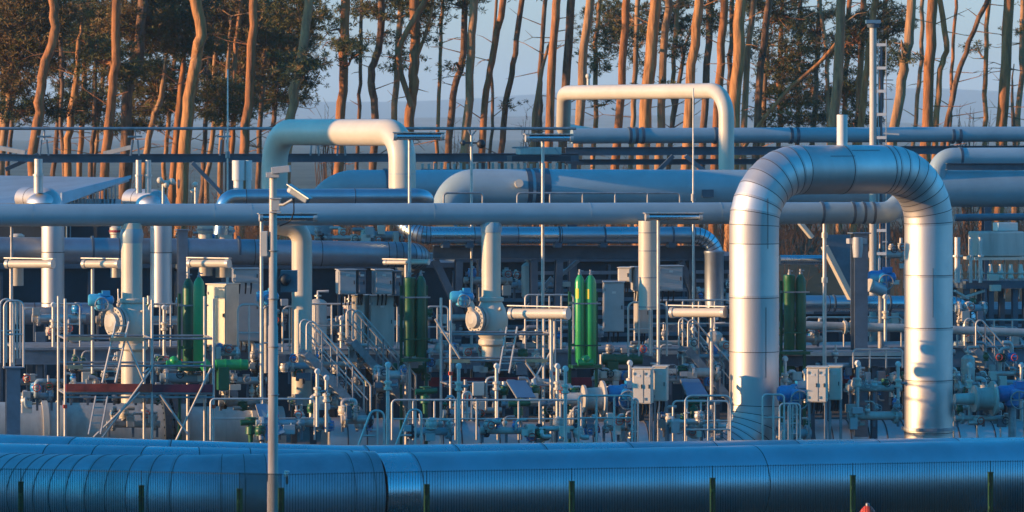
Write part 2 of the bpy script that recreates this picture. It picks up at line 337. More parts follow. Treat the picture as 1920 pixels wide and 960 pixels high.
#=====TREES
def needles(mb, c, r, n, rnd, mi=0):
    for _ in range(n):
        d = Vector((rnd.gauss(0, 1), rnd.gauss(0, 1), rnd.gauss(0.25, 0.8)))
        if d.length < 1e-3: continue
        d.normalize(); l = r*rnd.uniform(0.55, 1.15); s = d.orthogonal().normalized(); s.rotate(Matrix.Rotation(rnd.uniform(0, 6.28), 3, d)); wd = r*rnd.uniform(0.05, 0.10)
        b = len(mb.v); a0 = c+d*l*0.05
        mb.v += [a0, c+d*l*.55+s*wd, c+d*l]; mb.face([b, b+1, b+2], mi)
        b = len(mb.v); mb.v += [a0, c+d*l, c+d*l*.55-s*wd]; mb.face([b, b+1, b+2], mi)
TREES = [
 # pixel line of the trunk, width px, distance, bark flag (set: shade put into its colour), label
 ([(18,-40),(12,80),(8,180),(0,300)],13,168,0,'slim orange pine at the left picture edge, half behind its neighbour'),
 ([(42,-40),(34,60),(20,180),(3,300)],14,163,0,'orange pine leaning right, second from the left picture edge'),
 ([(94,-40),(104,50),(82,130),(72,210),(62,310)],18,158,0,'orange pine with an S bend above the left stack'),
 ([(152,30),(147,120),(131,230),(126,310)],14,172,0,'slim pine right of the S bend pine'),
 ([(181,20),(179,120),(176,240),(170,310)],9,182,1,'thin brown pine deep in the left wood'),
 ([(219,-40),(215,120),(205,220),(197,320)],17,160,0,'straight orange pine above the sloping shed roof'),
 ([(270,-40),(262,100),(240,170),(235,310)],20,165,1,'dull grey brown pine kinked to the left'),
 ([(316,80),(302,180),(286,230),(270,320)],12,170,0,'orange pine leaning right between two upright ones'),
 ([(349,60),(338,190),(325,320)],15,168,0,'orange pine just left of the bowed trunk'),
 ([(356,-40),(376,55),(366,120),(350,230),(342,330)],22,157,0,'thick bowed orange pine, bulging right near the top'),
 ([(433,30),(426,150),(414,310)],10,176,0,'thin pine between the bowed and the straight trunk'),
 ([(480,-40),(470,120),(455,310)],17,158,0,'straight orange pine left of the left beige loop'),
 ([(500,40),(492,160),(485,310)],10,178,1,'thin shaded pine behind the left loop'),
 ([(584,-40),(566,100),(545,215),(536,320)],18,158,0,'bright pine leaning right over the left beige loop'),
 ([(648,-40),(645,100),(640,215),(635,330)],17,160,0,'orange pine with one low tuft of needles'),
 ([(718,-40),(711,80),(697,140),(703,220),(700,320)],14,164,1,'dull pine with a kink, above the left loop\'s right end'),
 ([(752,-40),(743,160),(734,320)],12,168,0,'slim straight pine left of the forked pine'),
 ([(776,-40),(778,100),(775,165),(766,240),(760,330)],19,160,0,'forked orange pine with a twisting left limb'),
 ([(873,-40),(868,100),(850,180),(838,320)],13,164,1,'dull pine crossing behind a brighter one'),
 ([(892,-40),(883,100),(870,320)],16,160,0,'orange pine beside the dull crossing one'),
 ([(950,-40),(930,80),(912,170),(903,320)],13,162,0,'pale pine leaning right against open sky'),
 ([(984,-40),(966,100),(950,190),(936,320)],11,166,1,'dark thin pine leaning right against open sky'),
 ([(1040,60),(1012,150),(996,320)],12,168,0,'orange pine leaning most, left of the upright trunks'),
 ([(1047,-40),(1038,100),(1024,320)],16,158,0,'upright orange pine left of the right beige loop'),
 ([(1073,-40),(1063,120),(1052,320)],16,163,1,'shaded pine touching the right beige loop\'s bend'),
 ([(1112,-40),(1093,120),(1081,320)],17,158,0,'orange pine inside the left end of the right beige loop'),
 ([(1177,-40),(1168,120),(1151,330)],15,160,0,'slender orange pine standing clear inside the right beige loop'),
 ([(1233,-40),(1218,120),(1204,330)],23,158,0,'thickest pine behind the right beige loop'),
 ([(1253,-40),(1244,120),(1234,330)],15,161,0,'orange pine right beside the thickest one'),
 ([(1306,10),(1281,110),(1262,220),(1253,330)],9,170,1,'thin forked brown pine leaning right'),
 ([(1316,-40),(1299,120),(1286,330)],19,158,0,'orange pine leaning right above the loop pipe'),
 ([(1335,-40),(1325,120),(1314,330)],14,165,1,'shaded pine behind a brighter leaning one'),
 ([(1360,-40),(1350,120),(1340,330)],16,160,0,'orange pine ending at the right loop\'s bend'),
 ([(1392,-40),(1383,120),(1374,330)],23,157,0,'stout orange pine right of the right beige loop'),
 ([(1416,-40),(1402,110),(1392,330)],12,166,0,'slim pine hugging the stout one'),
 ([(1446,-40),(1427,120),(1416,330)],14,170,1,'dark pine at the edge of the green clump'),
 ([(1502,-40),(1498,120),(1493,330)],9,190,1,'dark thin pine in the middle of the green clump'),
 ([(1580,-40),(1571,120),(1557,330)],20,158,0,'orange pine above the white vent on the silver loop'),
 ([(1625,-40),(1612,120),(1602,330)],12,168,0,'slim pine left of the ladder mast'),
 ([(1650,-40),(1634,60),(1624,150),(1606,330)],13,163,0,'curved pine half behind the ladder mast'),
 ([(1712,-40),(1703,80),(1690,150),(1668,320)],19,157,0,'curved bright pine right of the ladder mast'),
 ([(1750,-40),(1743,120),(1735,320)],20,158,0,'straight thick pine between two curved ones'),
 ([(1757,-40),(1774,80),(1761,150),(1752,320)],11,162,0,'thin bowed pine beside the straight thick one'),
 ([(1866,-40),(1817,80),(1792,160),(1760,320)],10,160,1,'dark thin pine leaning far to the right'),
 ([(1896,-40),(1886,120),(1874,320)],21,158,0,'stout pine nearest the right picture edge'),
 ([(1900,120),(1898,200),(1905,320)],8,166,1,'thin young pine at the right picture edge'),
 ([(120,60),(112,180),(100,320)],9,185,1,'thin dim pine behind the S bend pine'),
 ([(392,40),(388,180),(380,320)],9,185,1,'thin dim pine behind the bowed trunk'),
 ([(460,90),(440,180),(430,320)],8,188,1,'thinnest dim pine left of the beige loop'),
]
for _x, _w, _o in ((28,8,-14),(110,8,10),(160,10,-12),(192,8,-18),(252,9,-10),(322,8,-14),(408,9,-18),(446,9,-16),(522,9,-20),(556,8,-16),(676,7,-8),(826,7,-10),(928,6,-12),(1018,9,-14),(1122,9,-12),(1192,10,-10),(1268,9,-16),(1369,10,-8),(1436,10,-10),(1466,9,-8),(1532,10,-14),(1545,8,20),(1588,10,-12),(1656,10,-16),(1722,8,-14),(1786,7,-12),(1852,9,-10),(1912,11,-8)):
    TREES.append(([(_x-_o*.6,-40),(_x+(_w%3-1)*5,110),(_x+_o*.4,220),(_x+_o,330)], _w, 174+(_x*7)%15, (_x//3)%3 == 0, None))
# foliage clusters: px, py, rx, ry, density factor, material (0 sunlit olive, 1 shaded dark, 2 sunlit brown; light put into the colour)
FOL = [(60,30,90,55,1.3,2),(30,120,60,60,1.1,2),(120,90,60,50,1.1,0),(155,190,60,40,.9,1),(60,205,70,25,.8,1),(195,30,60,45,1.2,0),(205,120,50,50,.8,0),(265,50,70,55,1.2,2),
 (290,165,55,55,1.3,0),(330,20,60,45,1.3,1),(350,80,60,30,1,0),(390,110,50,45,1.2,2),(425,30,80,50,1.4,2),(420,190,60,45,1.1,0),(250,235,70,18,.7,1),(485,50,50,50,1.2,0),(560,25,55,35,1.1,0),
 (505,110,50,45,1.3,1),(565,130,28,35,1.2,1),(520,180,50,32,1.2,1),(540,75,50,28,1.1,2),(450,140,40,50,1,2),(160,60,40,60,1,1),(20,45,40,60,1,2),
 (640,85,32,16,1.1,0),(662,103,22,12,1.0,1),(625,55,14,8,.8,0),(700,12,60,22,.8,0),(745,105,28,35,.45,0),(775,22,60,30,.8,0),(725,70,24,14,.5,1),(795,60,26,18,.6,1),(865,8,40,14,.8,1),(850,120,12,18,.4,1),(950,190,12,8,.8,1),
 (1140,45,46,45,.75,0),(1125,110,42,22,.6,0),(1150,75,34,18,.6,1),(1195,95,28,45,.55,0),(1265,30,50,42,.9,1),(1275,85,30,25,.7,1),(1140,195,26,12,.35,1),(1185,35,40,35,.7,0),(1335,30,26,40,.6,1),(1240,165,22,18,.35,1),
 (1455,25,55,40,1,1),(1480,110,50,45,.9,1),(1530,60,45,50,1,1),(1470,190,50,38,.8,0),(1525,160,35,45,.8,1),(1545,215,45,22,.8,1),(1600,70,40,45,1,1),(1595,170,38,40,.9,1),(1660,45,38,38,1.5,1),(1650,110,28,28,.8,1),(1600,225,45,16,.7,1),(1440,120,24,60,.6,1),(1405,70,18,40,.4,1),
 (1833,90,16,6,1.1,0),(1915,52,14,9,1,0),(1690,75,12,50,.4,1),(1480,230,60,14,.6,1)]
OFFL = 0
tree_roots = []
rnd = random.Random(3)
fol_by = {}
for f in FOL:
    best = min(range(len(TREES)), key=lambda i: abs(TREES[i][0][1][0]-f[0])+0.15*abs(TREES[i][2]-166)+ (60 if TREES[i][1] < 9 else 0))
    fol_by.setdefault(best, []).append(f)
for i, (line, wpx, Y, dk, lab) in enumerate(TREES):
    base = P(line[-1][0], line[-1][1], Y)
    x0 = base.x+(base.x-P(line[-2][0], line[-2][1], Y).x)*0.5
    bz = bank(x0, Y)-0.1
    if lab is None: lab = where('distant thin pine, high', (line[0][0]+line[1][0])/2)
    root = thing('pine_tree', lab, 'pine tree', (x0, Y, bz), 'pine trees behind the plant')
    if line[0][1] < 0:                                   # runs out of the top of the picture: carry it on up
        a = P(*line[0], Y); b = P(*line[1], Y); d = (a-b).normalized(); d = (d+UP*0.6).normalized()
        topz = rnd.uniform(17.5, 21)
        up = [a+d*(topz-a.z)*q+Vector((rnd.uniform(-.3, .3), 0, 0)) for q in (1, .66, .33)]
    else: up = []; 
    pts = up+[P(*q, Y) for q in line]+[Vector((x0, Y, bz))]
    # resample into smooth wobbly line
    dense = []
    for k in range(len(pts)-1):
        p0 = pts[max(k-1, 0)]; p1 = pts[k]; p2 = pts[k+1]; p3 = pts[min(k+2, len(pts)-1)]
        for j in range(5):
            t = j/5; t2 = t*t; t3 = t2*t
            q = 0.5*((2*p1)+(p2-p0)*t+(2*p0-5*p1+4*p2-p3)*t2+(3*p1-p0-3*p2+p3)*t3)
            dense.append(q+Vector((rnd.gauss(0, .025), rnd.gauss(0, .06), 0)))
    dense.append(pts[-1])
    w0 = m(wpx, Y)/2; zt = dense[0].z; rr = []
    for q in dense:
        hgt = (q.z-bz)/(zt-bz); rr.append(max(0.02, w0*(1.12-0.28*hgt-0.75*max(0, hgt-.72)/.28*0.8))*rnd.uniform(.96, 1.05))
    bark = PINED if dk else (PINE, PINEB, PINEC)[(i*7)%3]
    tm = MB(); tm.tube(dense[::-1], rr[::-1], 12, True)
    tm.build('trunk', bark, root)
    br = MB(); cm = MB()
    vis = [q for q in dense if q.z > ZC-1.5]
    # dead twiggy snags on the clear part of the stem
    for k in range(rnd.randint(7, 12) if lab else 3):
        q = rnd.choice(vis); s = rnd.choice((-1, 1)); l = rnd.uniform(.3, 1.3)
        d = Vector((s*rnd.uniform(.5, 1), rnd.uniform(-.5, .5), rnd.uniform(-.2, .6))).normalized()
        e = q+d*l; e2 = e+(d+Vector((0, 0, rnd.uniform(-.5, .4)))).normalized()*l*.5
        br = MB(); br.tube([q, e, e2], [.026, .014, .005], 5)
        if rnd.random() < .6: br.tube([e, e+Vector((d.x*.3, .1, rnd.uniform(-.3, .4)))], [.014, .004], 4)
        br.build('branch', bark, root)
    for (fx, fy, rx, ry, dn, fm) in fol_by.get(i, []):
        c = P(fx, fy, Y+rnd.uniform(-1.6, 3.5)); 
        src = min(dense, key=lambda q: (q-c).length+abs(q.z-(c.z-.3)))
        mid = (src+c)/2+Vector((0, 0, rnd.uniform(-.2, .4)))
        br = MB(); br.tube([src, mid, c], [.07, .05, .02], 6)
        A = m(rx, Y); B = m(ry, Y); cnt = int(rx*ry*math.pi/(12 if fx < 620 else 17)*dn)
        nsub = max(3, cnt//9); subs = []
        for k in range(nsub):
            while True:
                u, v = rnd.uniform(-1, 1), rnd.uniform(-1, 1)
                if u*u+v*v < 1: break
            sc = c+Vector((u*A, rnd.uniform(-1.3, 1.3), v*B)); subs.append(sc)
            br.tube([mid.lerp(c, rnd.random()), (c+sc)/2+Vector((0, 0, -.06)), sc], [.028, .018, .008], 4)
        br.build('branch', bark, root)
        for k in range(cnt):
            sc = rnd.choice(subs); q = sc+Vector((rnd.gauss(0, .34), rnd.gauss(0, .34), rnd.gauss(0, .11)))
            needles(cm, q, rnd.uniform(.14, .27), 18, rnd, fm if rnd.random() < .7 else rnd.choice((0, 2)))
    if up:                                               # crown above the picture
        tp = dense[0]
        for k in range(34):
            h = rnd.uniform(0, 1); q = tp+Vector((rnd.gauss(0, 1.1), rnd.gauss(0, 1.1), -h*4.2+0.4))
            if k < 8: br = MB(); br.tube([tp-Vector((0, 0, h*4)), q], [.05, .015], 5); br.build('branch', bark, root)
            for _ in range(3): needles(cm, q+Vector((rnd.gauss(0, .3), rnd.gauss(0, .3), rnd.gauss(0, .12))), .3, 9, rnd, 0)
    if cm.v: cm.build('crown', [NEEDLE, NEEDLEB, NEEDLEC], root)
    if 'forked' in lab and wpx > 15:
        l2 = MB(); q = [P(*a, Y-.4) for a in [(772,200),(752,140),(746,90),(768,50),(798,0),(812,-50)]]
        l2.tube(fillet(q, 1.2, 5), 0.11, 8); l2.tube([P(776,120,Y), P(800,60,Y-.3), P(812,10,Y-.3)], [.09, .06, .04], 7)
        l2.build('limb', bark, root)
# a fallen, leaning dead stem
t = thing('leaning_dead_trunk', 'bare dead trunk leaning diagonally through the green pine clump', 'dead tree', (P(1380, 330, 160).x, 160, bank(P(1380,330,160).x, 160)), 'dead stems in the wood')
mb = MB(); q = [P(1380,300,160), P(1430,225,160), P(1480,165,160), P(1540,115,160), P(1578,70,160)]
mb.tube([Vector(t['_o'])]+fillet(q, 3, 4), 0.075, 8); mb.build('trunk', PINE, t)
mb = MB(); mb.tube([P(1480,165,160), P(1500,170,160), P(1530,160,159.6)], [.04, .02, .01], 5); mb.tube([P(1540,115,160), P(1548,95,160)], [.03, .01], 5); mb.build('branch', PINED, t)
# bare bushes / undergrowth
ug = MB()
for k in range(2600):
    x = rnd.uniform(-22, 24); y = rnd.uniform(143, 182); z = bank(x, y)
    hh = rnd.choice((.7, 1.1, 1.6, 2.4))*rnd.uniform(.5, 1)*(1.25 if x < -6 else .9)
    p = Vector((x, y, z-.1))
    for j in range(3):
        d = Vector((rnd.gauss(0, .35), rnd.gauss(0, .35), 1)).normalized(); e = p+d*hh
        s = Vector((.02, 0, 0)); b = len(ug.v); ug.v += [p-s, p+s, e]; ug.face([b, b+1, b+2])
        for jj in range(3):
            u = rnd.uniform(.35, .95); q = p+d*hh*u; e2 = q+Vector((rnd.gauss(0, .3), rnd.gauss(0, .3), rnd.uniform(.1, .5)))*hh*.35
            b = len(ug.v); ug.v += [q-s*.7, q+s*.7, e2]; ug.face([b, b+1, b+2])
stuff(ug.build('undergrowth', TWIG))
for (bx, by, bw, lab) in [(862,225,50,'low bare shrub left of the crossing pines'),(620,205,40,'bare twiggy shrub behind the left beige loop'),(1825,215,50,'bare shrub beside the dark leaning pine'),(1000,215,40,'bare bush left of the right beige loop'),(1165,300,60,'bare bush below the right beige loop')]:
    Y = 186; c = P(bx, by+60, Y); z0 = bank(c.x, Y); t = thing('bare_shrub', lab, 'shrub', (c.x, Y, z0), 'leafless shrubs beyond the plant')
    mb = MB(); topz = P(bx, by-20, Y).z
    for k in range(16):
        a = rnd.uniform(-1, 1); q0 = Vector((c.x+a*.4, Y+rnd.uniform(-.5, .5), z0)); q1 = Vector((c.x+a*m(bw, Y)*.6, Y+rnd.uniform(-.8, .8), topz+rnd.uniform(-1.8, 0)))
        mdl = q0.lerp(q1, .6)+Vector((rnd.uniform(-.3, .3), 0, .2)); mb.tube([q0, mdl, q1], [.03, .018, .006], 4)
        for j in range(4):
            u = rnd.uniform(.4, 1); q = q0.lerp(q1, u); mb.tube([q, q+Vector((rnd.uniform(-.5, .5), rnd.uniform(-.3, .3), rnd.uniform(.1, .6)))], [.012, .004], 3)
    mb.build('stem', TWIG, t)
#=====END TREES
#=====PLANT
def pipe_thing(name, label, cat, pts, r, M, R=0, seg=24, step=None, bstep=None, sh=0.006, group=None, bands=(), n=8, org=None):
    pts = [Vector(p) for p in pts]
    o = org or ground(min(pts, key=lambda q: q.z))
    t = thing(name, label, cat, o, group); mb = MB()
    if step: clad(mb, pts, r, R, seg, step, bstep, n, sh=sh)
    else: mb.tube(fillet(pts, R, n) if R else pts, r, seg)
    mb.build('pipe_body', [M, SEAM, ALT.get(M.name, M)], t)
    for (p, ax, rr, tt, M2) in bands:
        b = MB(); b.flange(p, ax, rr, tt, 24, 0, 0); b.build('pipe_band', M2, t)
    return t
def strap(t, p, ax, r, wd=0.06, M=None):
    b = MB(); b.rings([(Vector(p)-ax*wd/2, ax, r, 0), (Vector(p)+ax*wd/2, ax, r, 0)], 24, True); b.build('strap', M or STRUCT, t)

# ---- front: big pipes on the ground, in the shade
def FP(px, py, Y): return P(px, py, Y)
rA = 0.80
def axis_from_top(px, py, Y, r): v = P(px, py, Y); v.z -= r; return v
A = [axis_from_top(*q, rA) for q in [(2300, 815, 96), (1920, 824, 94), (1280, 838, 90.4), (700, 850, 87.4)]]
t = thing('insulated_pipeline', 'huge blue-reflecting clad pipeline along the front behind the mesh fence', 'pipeline', ground(A[2]))
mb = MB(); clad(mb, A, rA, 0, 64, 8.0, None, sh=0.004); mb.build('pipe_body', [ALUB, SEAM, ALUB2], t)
E = [A[3]+Vector((0, 0, 0.0))]+[axis_from_top(*q, rA) for q in [(560, 853, 86.9), (380, 856, 86.6), (180, 856, 87.4), (-20, 852, 90.0), (-260, 846, 96)]]
sm = fillet(E, 6, 6)
mb = MB(); clad(mb, [A[3]+(A[2]-A[3]).normalized()*.02]+sm[1:], rA+0.03, 0, 64, 0.42, None, sw=0.012, sh=0.008); mb.build('bend_cladding', [ALUD, SEAM, ALUD2], t)
for s in (1850, 1130, 800, 150):
    q = min([A[3].lerp(A[0], k/40) for k in range(41)]+sm, key=lambda q: abs(q.x-(s-960)*q.y/F))
    sd_ = MB(); sd_.obox((q.x, q.y, .22), .5, 1.5, .44, ROT); sd_.build('saddle', STRUCT2, t)
rB = 0.8
B = [axis_from_top(*q, rB) for q in [(2300, 815, 106), (1780, 821, 103), (1280, 827, 100), (640, 835, 96.5), (300, 824, 95.5), (0, 814, 97), (-300, 806, 102)]]
t = thing('insulated_pipeline', 'second low clad pipeline running close behind the huge front one', 'pipeline', ground(B[2]))
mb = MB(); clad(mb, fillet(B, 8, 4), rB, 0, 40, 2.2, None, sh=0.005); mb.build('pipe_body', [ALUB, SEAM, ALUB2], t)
for k in (0.2, .5, .8):
    q = B[1].lerp(B[3], k); s_ = MB(); s_.obox((q.x, q.y, .1), .4, 1.1, .2, ROT); s_.build('saddle', STRUCT2, t)
# middle one between (left part)
rM = 0.75
Bm = [axis_from_top(*q, rM) for q in [(700, 846, 92.5), (560, 842, 92), (300, 837, 91.6), (0, 831, 92.4), (-260, 824, 95)]]
t = thing('insulated_pipeline', 'short clad pipe tucked between the two front pipelines at the left', 'pipeline', ground(Bm[2]))
mb = MB(); clad(mb, Bm, rM, 0, 36, 1.1, None, sh=0.005); mb.build('pipe_body', [ALUB, SEAM, ALUB2], t)
# small white fitting on the front pipe
t = thing('pipe_vent', 'tiny white air vent sticking out of the front pipeline beside the mast', 'vent valve', P(538, 900, 85.6))
mb = MB(); mb.cyl(P(538,906,85.9), P(538,888,85.3), .03, 8); mb.build('pipe', GALV, t)
mb = MB(); mb.ball(P(536,890,85.2), .05); mb.flange(P(538,884,85.2), UP, .05, .03, 10); mb.build('cap', WHITE, t)

# ---- mesh fence
FT = [( -60, 876, 74.0), (449, 886, 70.5), (527, 888, 72.5), (800, 882, 73.5), (1336, 873, 75.5), (2000, 861, 78.5)]
POSTS = [(39, 905, 73.3), (265, 912, 71.8), (449, 918, 70.5), (527, 917, 72.5), (800, 910, 73.5), (1072, 904, 74.5), (1336, 898, 75.5), (1599, 893, 76.7), (1857, 887, 77.9)]
t = thing('mesh_fence', 'dark green welded wire mesh fence in front of the pipelines', 'fence', (P(960,900,74).x, 74, 0))
def ftop(px):
    for a, b in zip(FT, FT[1:]):
        if a[0] <= px <= b[0]:
            f = (px-a[0])/(b[0]-a[0]); return P(a[0]+(b[0]-a[0])*f, a[1]+(b[1]-a[1])*f, a[2]+(b[2]-a[2])*f)
    return P(*FT[-1])
edges = [-60]+[p[0] for p in POSTS]+[2000]
for a, b in zip(edges, edges[1:]):
    pa, pb = ftop(a+0.5), ftop(b-0.5); mb = MB(); d = (pb-pa); nn = max(2, int(d.length/0.05))
    for k in range(nn+1):
        q = pa+d*k/nn; mb.bar((q.x, q.y, .06), (q.x, q.y, q.z), .0075, .0075, 0, AX)
    for k in (0, 4, 8, 12):
        dz = Vector((0, 0, .02+k*(pa.z-.1)/12.5)); mb.bar(pa-dz+Vector((0,-.012,0)), pb-dz+Vector((0,-.012,0)), .008, .008)
    mb.build('mesh_panel', FENCE, t)
for (px, py, Y) in POSTS:
    q = P(px, py, Y+0.06); mb = MB(); mb.obox((q.x, q.y, q.z/2), .09, .07, q.z, ROT); mb.obox((q.x, q.y, q.z+.012), .10, .08, .02, ROT); 
    for k in range(5): mb.obox((q.x+.0, q.y-.05, q.z-.2-k*.42), .06, .03, .05, ROT)
    mb.build('post', FPOST, t)
# red and white hydrant like cap at the bottom right
t = thing('warning_marker', 'small red cone cap with grey tip peeking up at the bottom right', 'marker', (P(1627,960,80).x, 80, 0))
mb = MB(); q = P(1627, 948, 80); mb.lathe((q.x, q.y, 0), UP, [(0,.16),(q.z-.2,.16),(q.z-.12,.15),(q.z-.03,.09),(q.z,.04)], 18); mb.build('cap', RED, t)
mb = MB(); mb.lathe(q-Vector((0,0,.01)), UP, [(0,.045),(.05,.04),(.06,.02)], 12); mb.build('tip', GALV, t)

# ---- camera mast
Y = 82; q = P(512, 330, Y); gx = q.x
t = thing('camera_mast', 'tall galvanised mast carrying a security camera at its top, nearest the viewer', 'mast', (gx, Y, 0))
mb = MB(); zs = [0, 2, 4, 6, q.z+.0]
mb.rings([(Vector((gx-.02*(z/9)*0, Y, z)), UP, r, 0) for z, r in [(0,.118),(2.2,.112),(2.2,.100),(5.2,.094),(5.2,.082),(q.z,.072)]], 18); mb.build('pole', MASTM, t)
mb = MB(); mb.obox(P(527, 318, Y), .36, .34, .13, Matrix.Rotation(RAD(-6),3,'Y')); mb.obox(P(512, 328, Y), .26, .24, .1); mb.build('head_box', CABG, t, bevel=.01)
mb = MB(); c = P(517, 385, Y); mb.obox(c, .17, .24, .2, None); mb.obox(c+Vector((0,0,.13)), .22, .26, .03); mb.obox(c-Vector((0,0,.13)), .22, .26, .03); mb.build('clamp', GALVB, t, bevel=.008)
mb = MB(); a = P(546, 357, Y-.3); b = P(578, 377, Y-.5); mb.bar(a, b, .12, .12); mb.build('camera_housing', STRUCT2, t, bevel=.02)
mb = MB(); d = (b-a).normalized(); mb.bar(a-d*.06+Vector((0,0,.09)), b+d*.06+Vector((0,0,.072)), .16, .016); mb.build('sun_shield', GALVB, t)
mb = MB(); mb.cyl(a-d*.05, a+d*.02, .066, 14); mb.build('lens_ring', WHITE, t)
mb = MB(); mb.tube([P(517,384,Y), P(532,384,Y-.2), P(549,374,Y-.35)], .03, 8); mb.build('arm', GALV, t)
mb = MB(); mb.tube([P(551,372,Y-.35), P(551,398,Y-.2), P(545,415,Y), P(524,424,Y-.08)], .014, 6, R=.1); mb.build('cable', BLACK, t)
for py in (470, 560, 650, 740):
    mb = MB(); mb.torus(P(513, py, Y), UP, .10, .012); mb.build('band', GALV, t)
t2 = thing('junction_box', 'slim cream box hung on the left side of the camera mast', 'cable box', P(495, 480, Y))
mb = MB(); mb.obox(P(495, 457, Y), .14, .16, .48); mb.build('box', CAB, t2, bevel=.01)
mb = MB(); mb.bar(P(495, 457, Y), P(508, 457, Y), .05, .3); mb.build('bracket', STRUCT, t2)
t2 = thing('mast_cabinet', 'grey control box with round dial hung on the right side of the camera mast', 'cabinet', P(545, 550, Y+.2))
mb = MB(); mb.obox(P(542, 527, Y+.2), .32, .2, .42); mb.build('box', STRUCT2, t2, bevel=.01)
mb = MB(); mb.ball(P(534, 524, Y+.05), .12); mb.build('dial', DARK, t2)

# ---- the big silver loop
YLg, YRg = 110.0, 113.2
r = m(46.5, 110)
def loop(name, label, pts, rad, M, R, step, bstep, seg=40, n=7, sh=0.007, org=None, sw=0.016):
    t = thing(name, label, 'pipe loop', ground(pts[0]) if org is None else org); mb = MB()
    clad(mb, pts, rad, R, seg, step, bstep, n, sw=sw, sh=sh); mb.build('pipe_body', [M, SEAM, ALT.get(M.name, M)], t); return t
LB = P(1414, 772, YLg); RB = P(1741, 800, YRg)
zt = P(1575, 318, 111.6).z
cb = P(1414, 846, YLg); pts = [cb-AX*2.6-AY*.9-UP*.5, cb, Vector((LB.x, LB.y, zt)), Vector((RB.x, RB.y, zt)), P(1741, 826, YRg)]
pts[1].x = LB.x; t = thing('silver_pipe_loop', 'huge silver clad expansion loop standing up at the right', 'pipe loop', ground(pts[1]))
mb = MB(); clad(mb, pts, r, 1.42, 56, 1.39, True, 8, sw=.018, sh=.007); mb.build('pipe_body', [ALU, SEAM, ALU2], t)
# longitudinal lap joints on the horizontal run
top0 = Vector((LB.x, LB.y, zt)); dirn = (Vector((RB.x, RB.y, zt))-top0).normalized(); nrm = dirn.cross(UP).normalized()
mb = MB()
for (u0, u1, ang) in ((.36, .50, 34), (.50, .66, 52)):
    Lh = (Vector((RB.x, RB.y, zt))-top0).length; a = RAD(ang)
    off = (nrm*math.cos(a)+UP*math.sin(a))*(r+.003)
    mb.bar(top0+dirn*Lh*u0+off, top0+dirn*Lh*u1+off, .012, .012)
for (cx, cy, Yb, z0, z1, a) in ((LB.x, LB.y, 0, 2.6, 4.4, 25), (RB.x, RB.y, 0, 4.0, 5.3, 5), (LB.x, LB.y, 0, 5.9, 7.2, 30)):
    o = Vector((math.sin(RAD(a)), -math.cos(RAD(a)), 0))*(r+.003); mb.bar(Vector((cx, cy, z0))+o, Vector((cx, cy, z1))+o, .012, .012)
mb.build('lap_joint', SEAM, t)
mb = MB(); q = P(1579, 215, 111.6); mb.lathe((q.x, q.y, zt+r-.05), UP, [(0, .14), (.04,.155), (.06,.14), (q.z-zt-r+.05, .14)], 20); mb.build('vent_stub', WHITE, t)
mb = MB(); mb.flange((RB.x, RB.y, P(1741,803,YRg).z), UP, r*1.12, .08, 40, 0); mb.build('base_collar', ALUD, t)
# low corrugated reddish clad pipe behind
q = [axis_from_top(2200, 790, YL(2200,116), .75), axis_from_top(1560, 786, YL(1560,116), .75), axis_from_top(1000, 792, YL(1000,116), .75), axis_from_top(610, 782, YL(610,116), .75)]
t = thing('low_clad_pipe', 'low clad pipe with many joints running behind both silver loop legs', 'pipe', ground(q[2])); mb = MB()
clad(mb, q, .75, 0, 32, .52, None, sh=.02, sw=.03); mb.build('pipe_body', [ALU, SEAM, ALU2], t)
# beige big pipe lower left
q = [axis_from_top(-80, 753, YL(-80,116.5), .8), axis_from_top(350, 757, YL(350,116.5), .8)]
t = thing('flanged_pipe', 'fat weathered beige pipe low at the left, ending in heavy flanges', 'pipe', ground(q[0]))
mb = MB(); mb.tube(q, .8, 36); mb.build('pipe_body', BEIGE2, t)
for px, rr, tt in ((308, .98, .16), (326, .98, .16)):
    mb = MB(); mb.flange(axis_from_top(px, 757, YL(px,116.5), .8), AX, rr, tt, 40, 0, 24); mb.build('flange', DARK, t)
mb = MB(); mb.tube([q[1], q[1]+AX*1.0], .72, 32); mb.build('spool', BEIGE2, t)
q2 = [q[1]+AX*0.9, q[1]+AX*2.6]
t = thing('flanged_valve_body', 'wide beige pipe piece with bright rim flange left of the camera mast', 'pipe fitting', ground(q2[0]))
mb = MB(); mb.tube(q2, .70, 32); mb.build('pipe_body', BEIGE2, t)
for d_, rr, tt, MM in ((.85, .90, .14, BEIGE), (1.15, .90, .14, BEIGE), (1.0, .86, .12, DARK)):
    mb = MB(); mb.flange(q2[0]+AX*d_, AX, rr, tt, 40, 0, 24); mb.build('flange', MM, t)
# saddle on left beige
t = thing('pipe_clamp', 'rusty beige strap clamps over the fat pipe at the lower left', 'clamp', axis_from_top(95,757,YL(95,116.5),.8))
for px in (82, 112):
    mb = MB(); mb.rings([(axis_from_top(px, 755, YL(px,116.5), .8)+AX*k, AX, .86, 0) for k in (-.08,.08)], 32); mb.build('strap', BEIGE, t)

# ---- long collector pipe
def hx(px, py, Y0): return L(px, py, Y0)
YD = 112
t = pipe_thing('collector_pipe', 'long pale pipe crossing the whole picture in front of the risers', 'pipe', [hx(-100, 404, YD), hx(1668, 399, YD), hx(1708, 372, YD)+Vector((0, .5, .1)), hx(1745, 350, YD)+Vector((0, 2.2, .1))], m(20.5, YD), GREYP, R=.6, seg=32)
for px in (60, 400, 470, 812, 1105, 1350):
    b = MB(); q = hx(px, 404-(px/1690)*5, YD); b.tube([q-AX*.012, q+AX*.012], m(20.9, YD), 32); b.build('weld_ring', GREYP, t)
for px in (1540, 1598, 1618, 1636): strap(t, hx(px, 399, YD), AX, m(21.6, YD), .07)
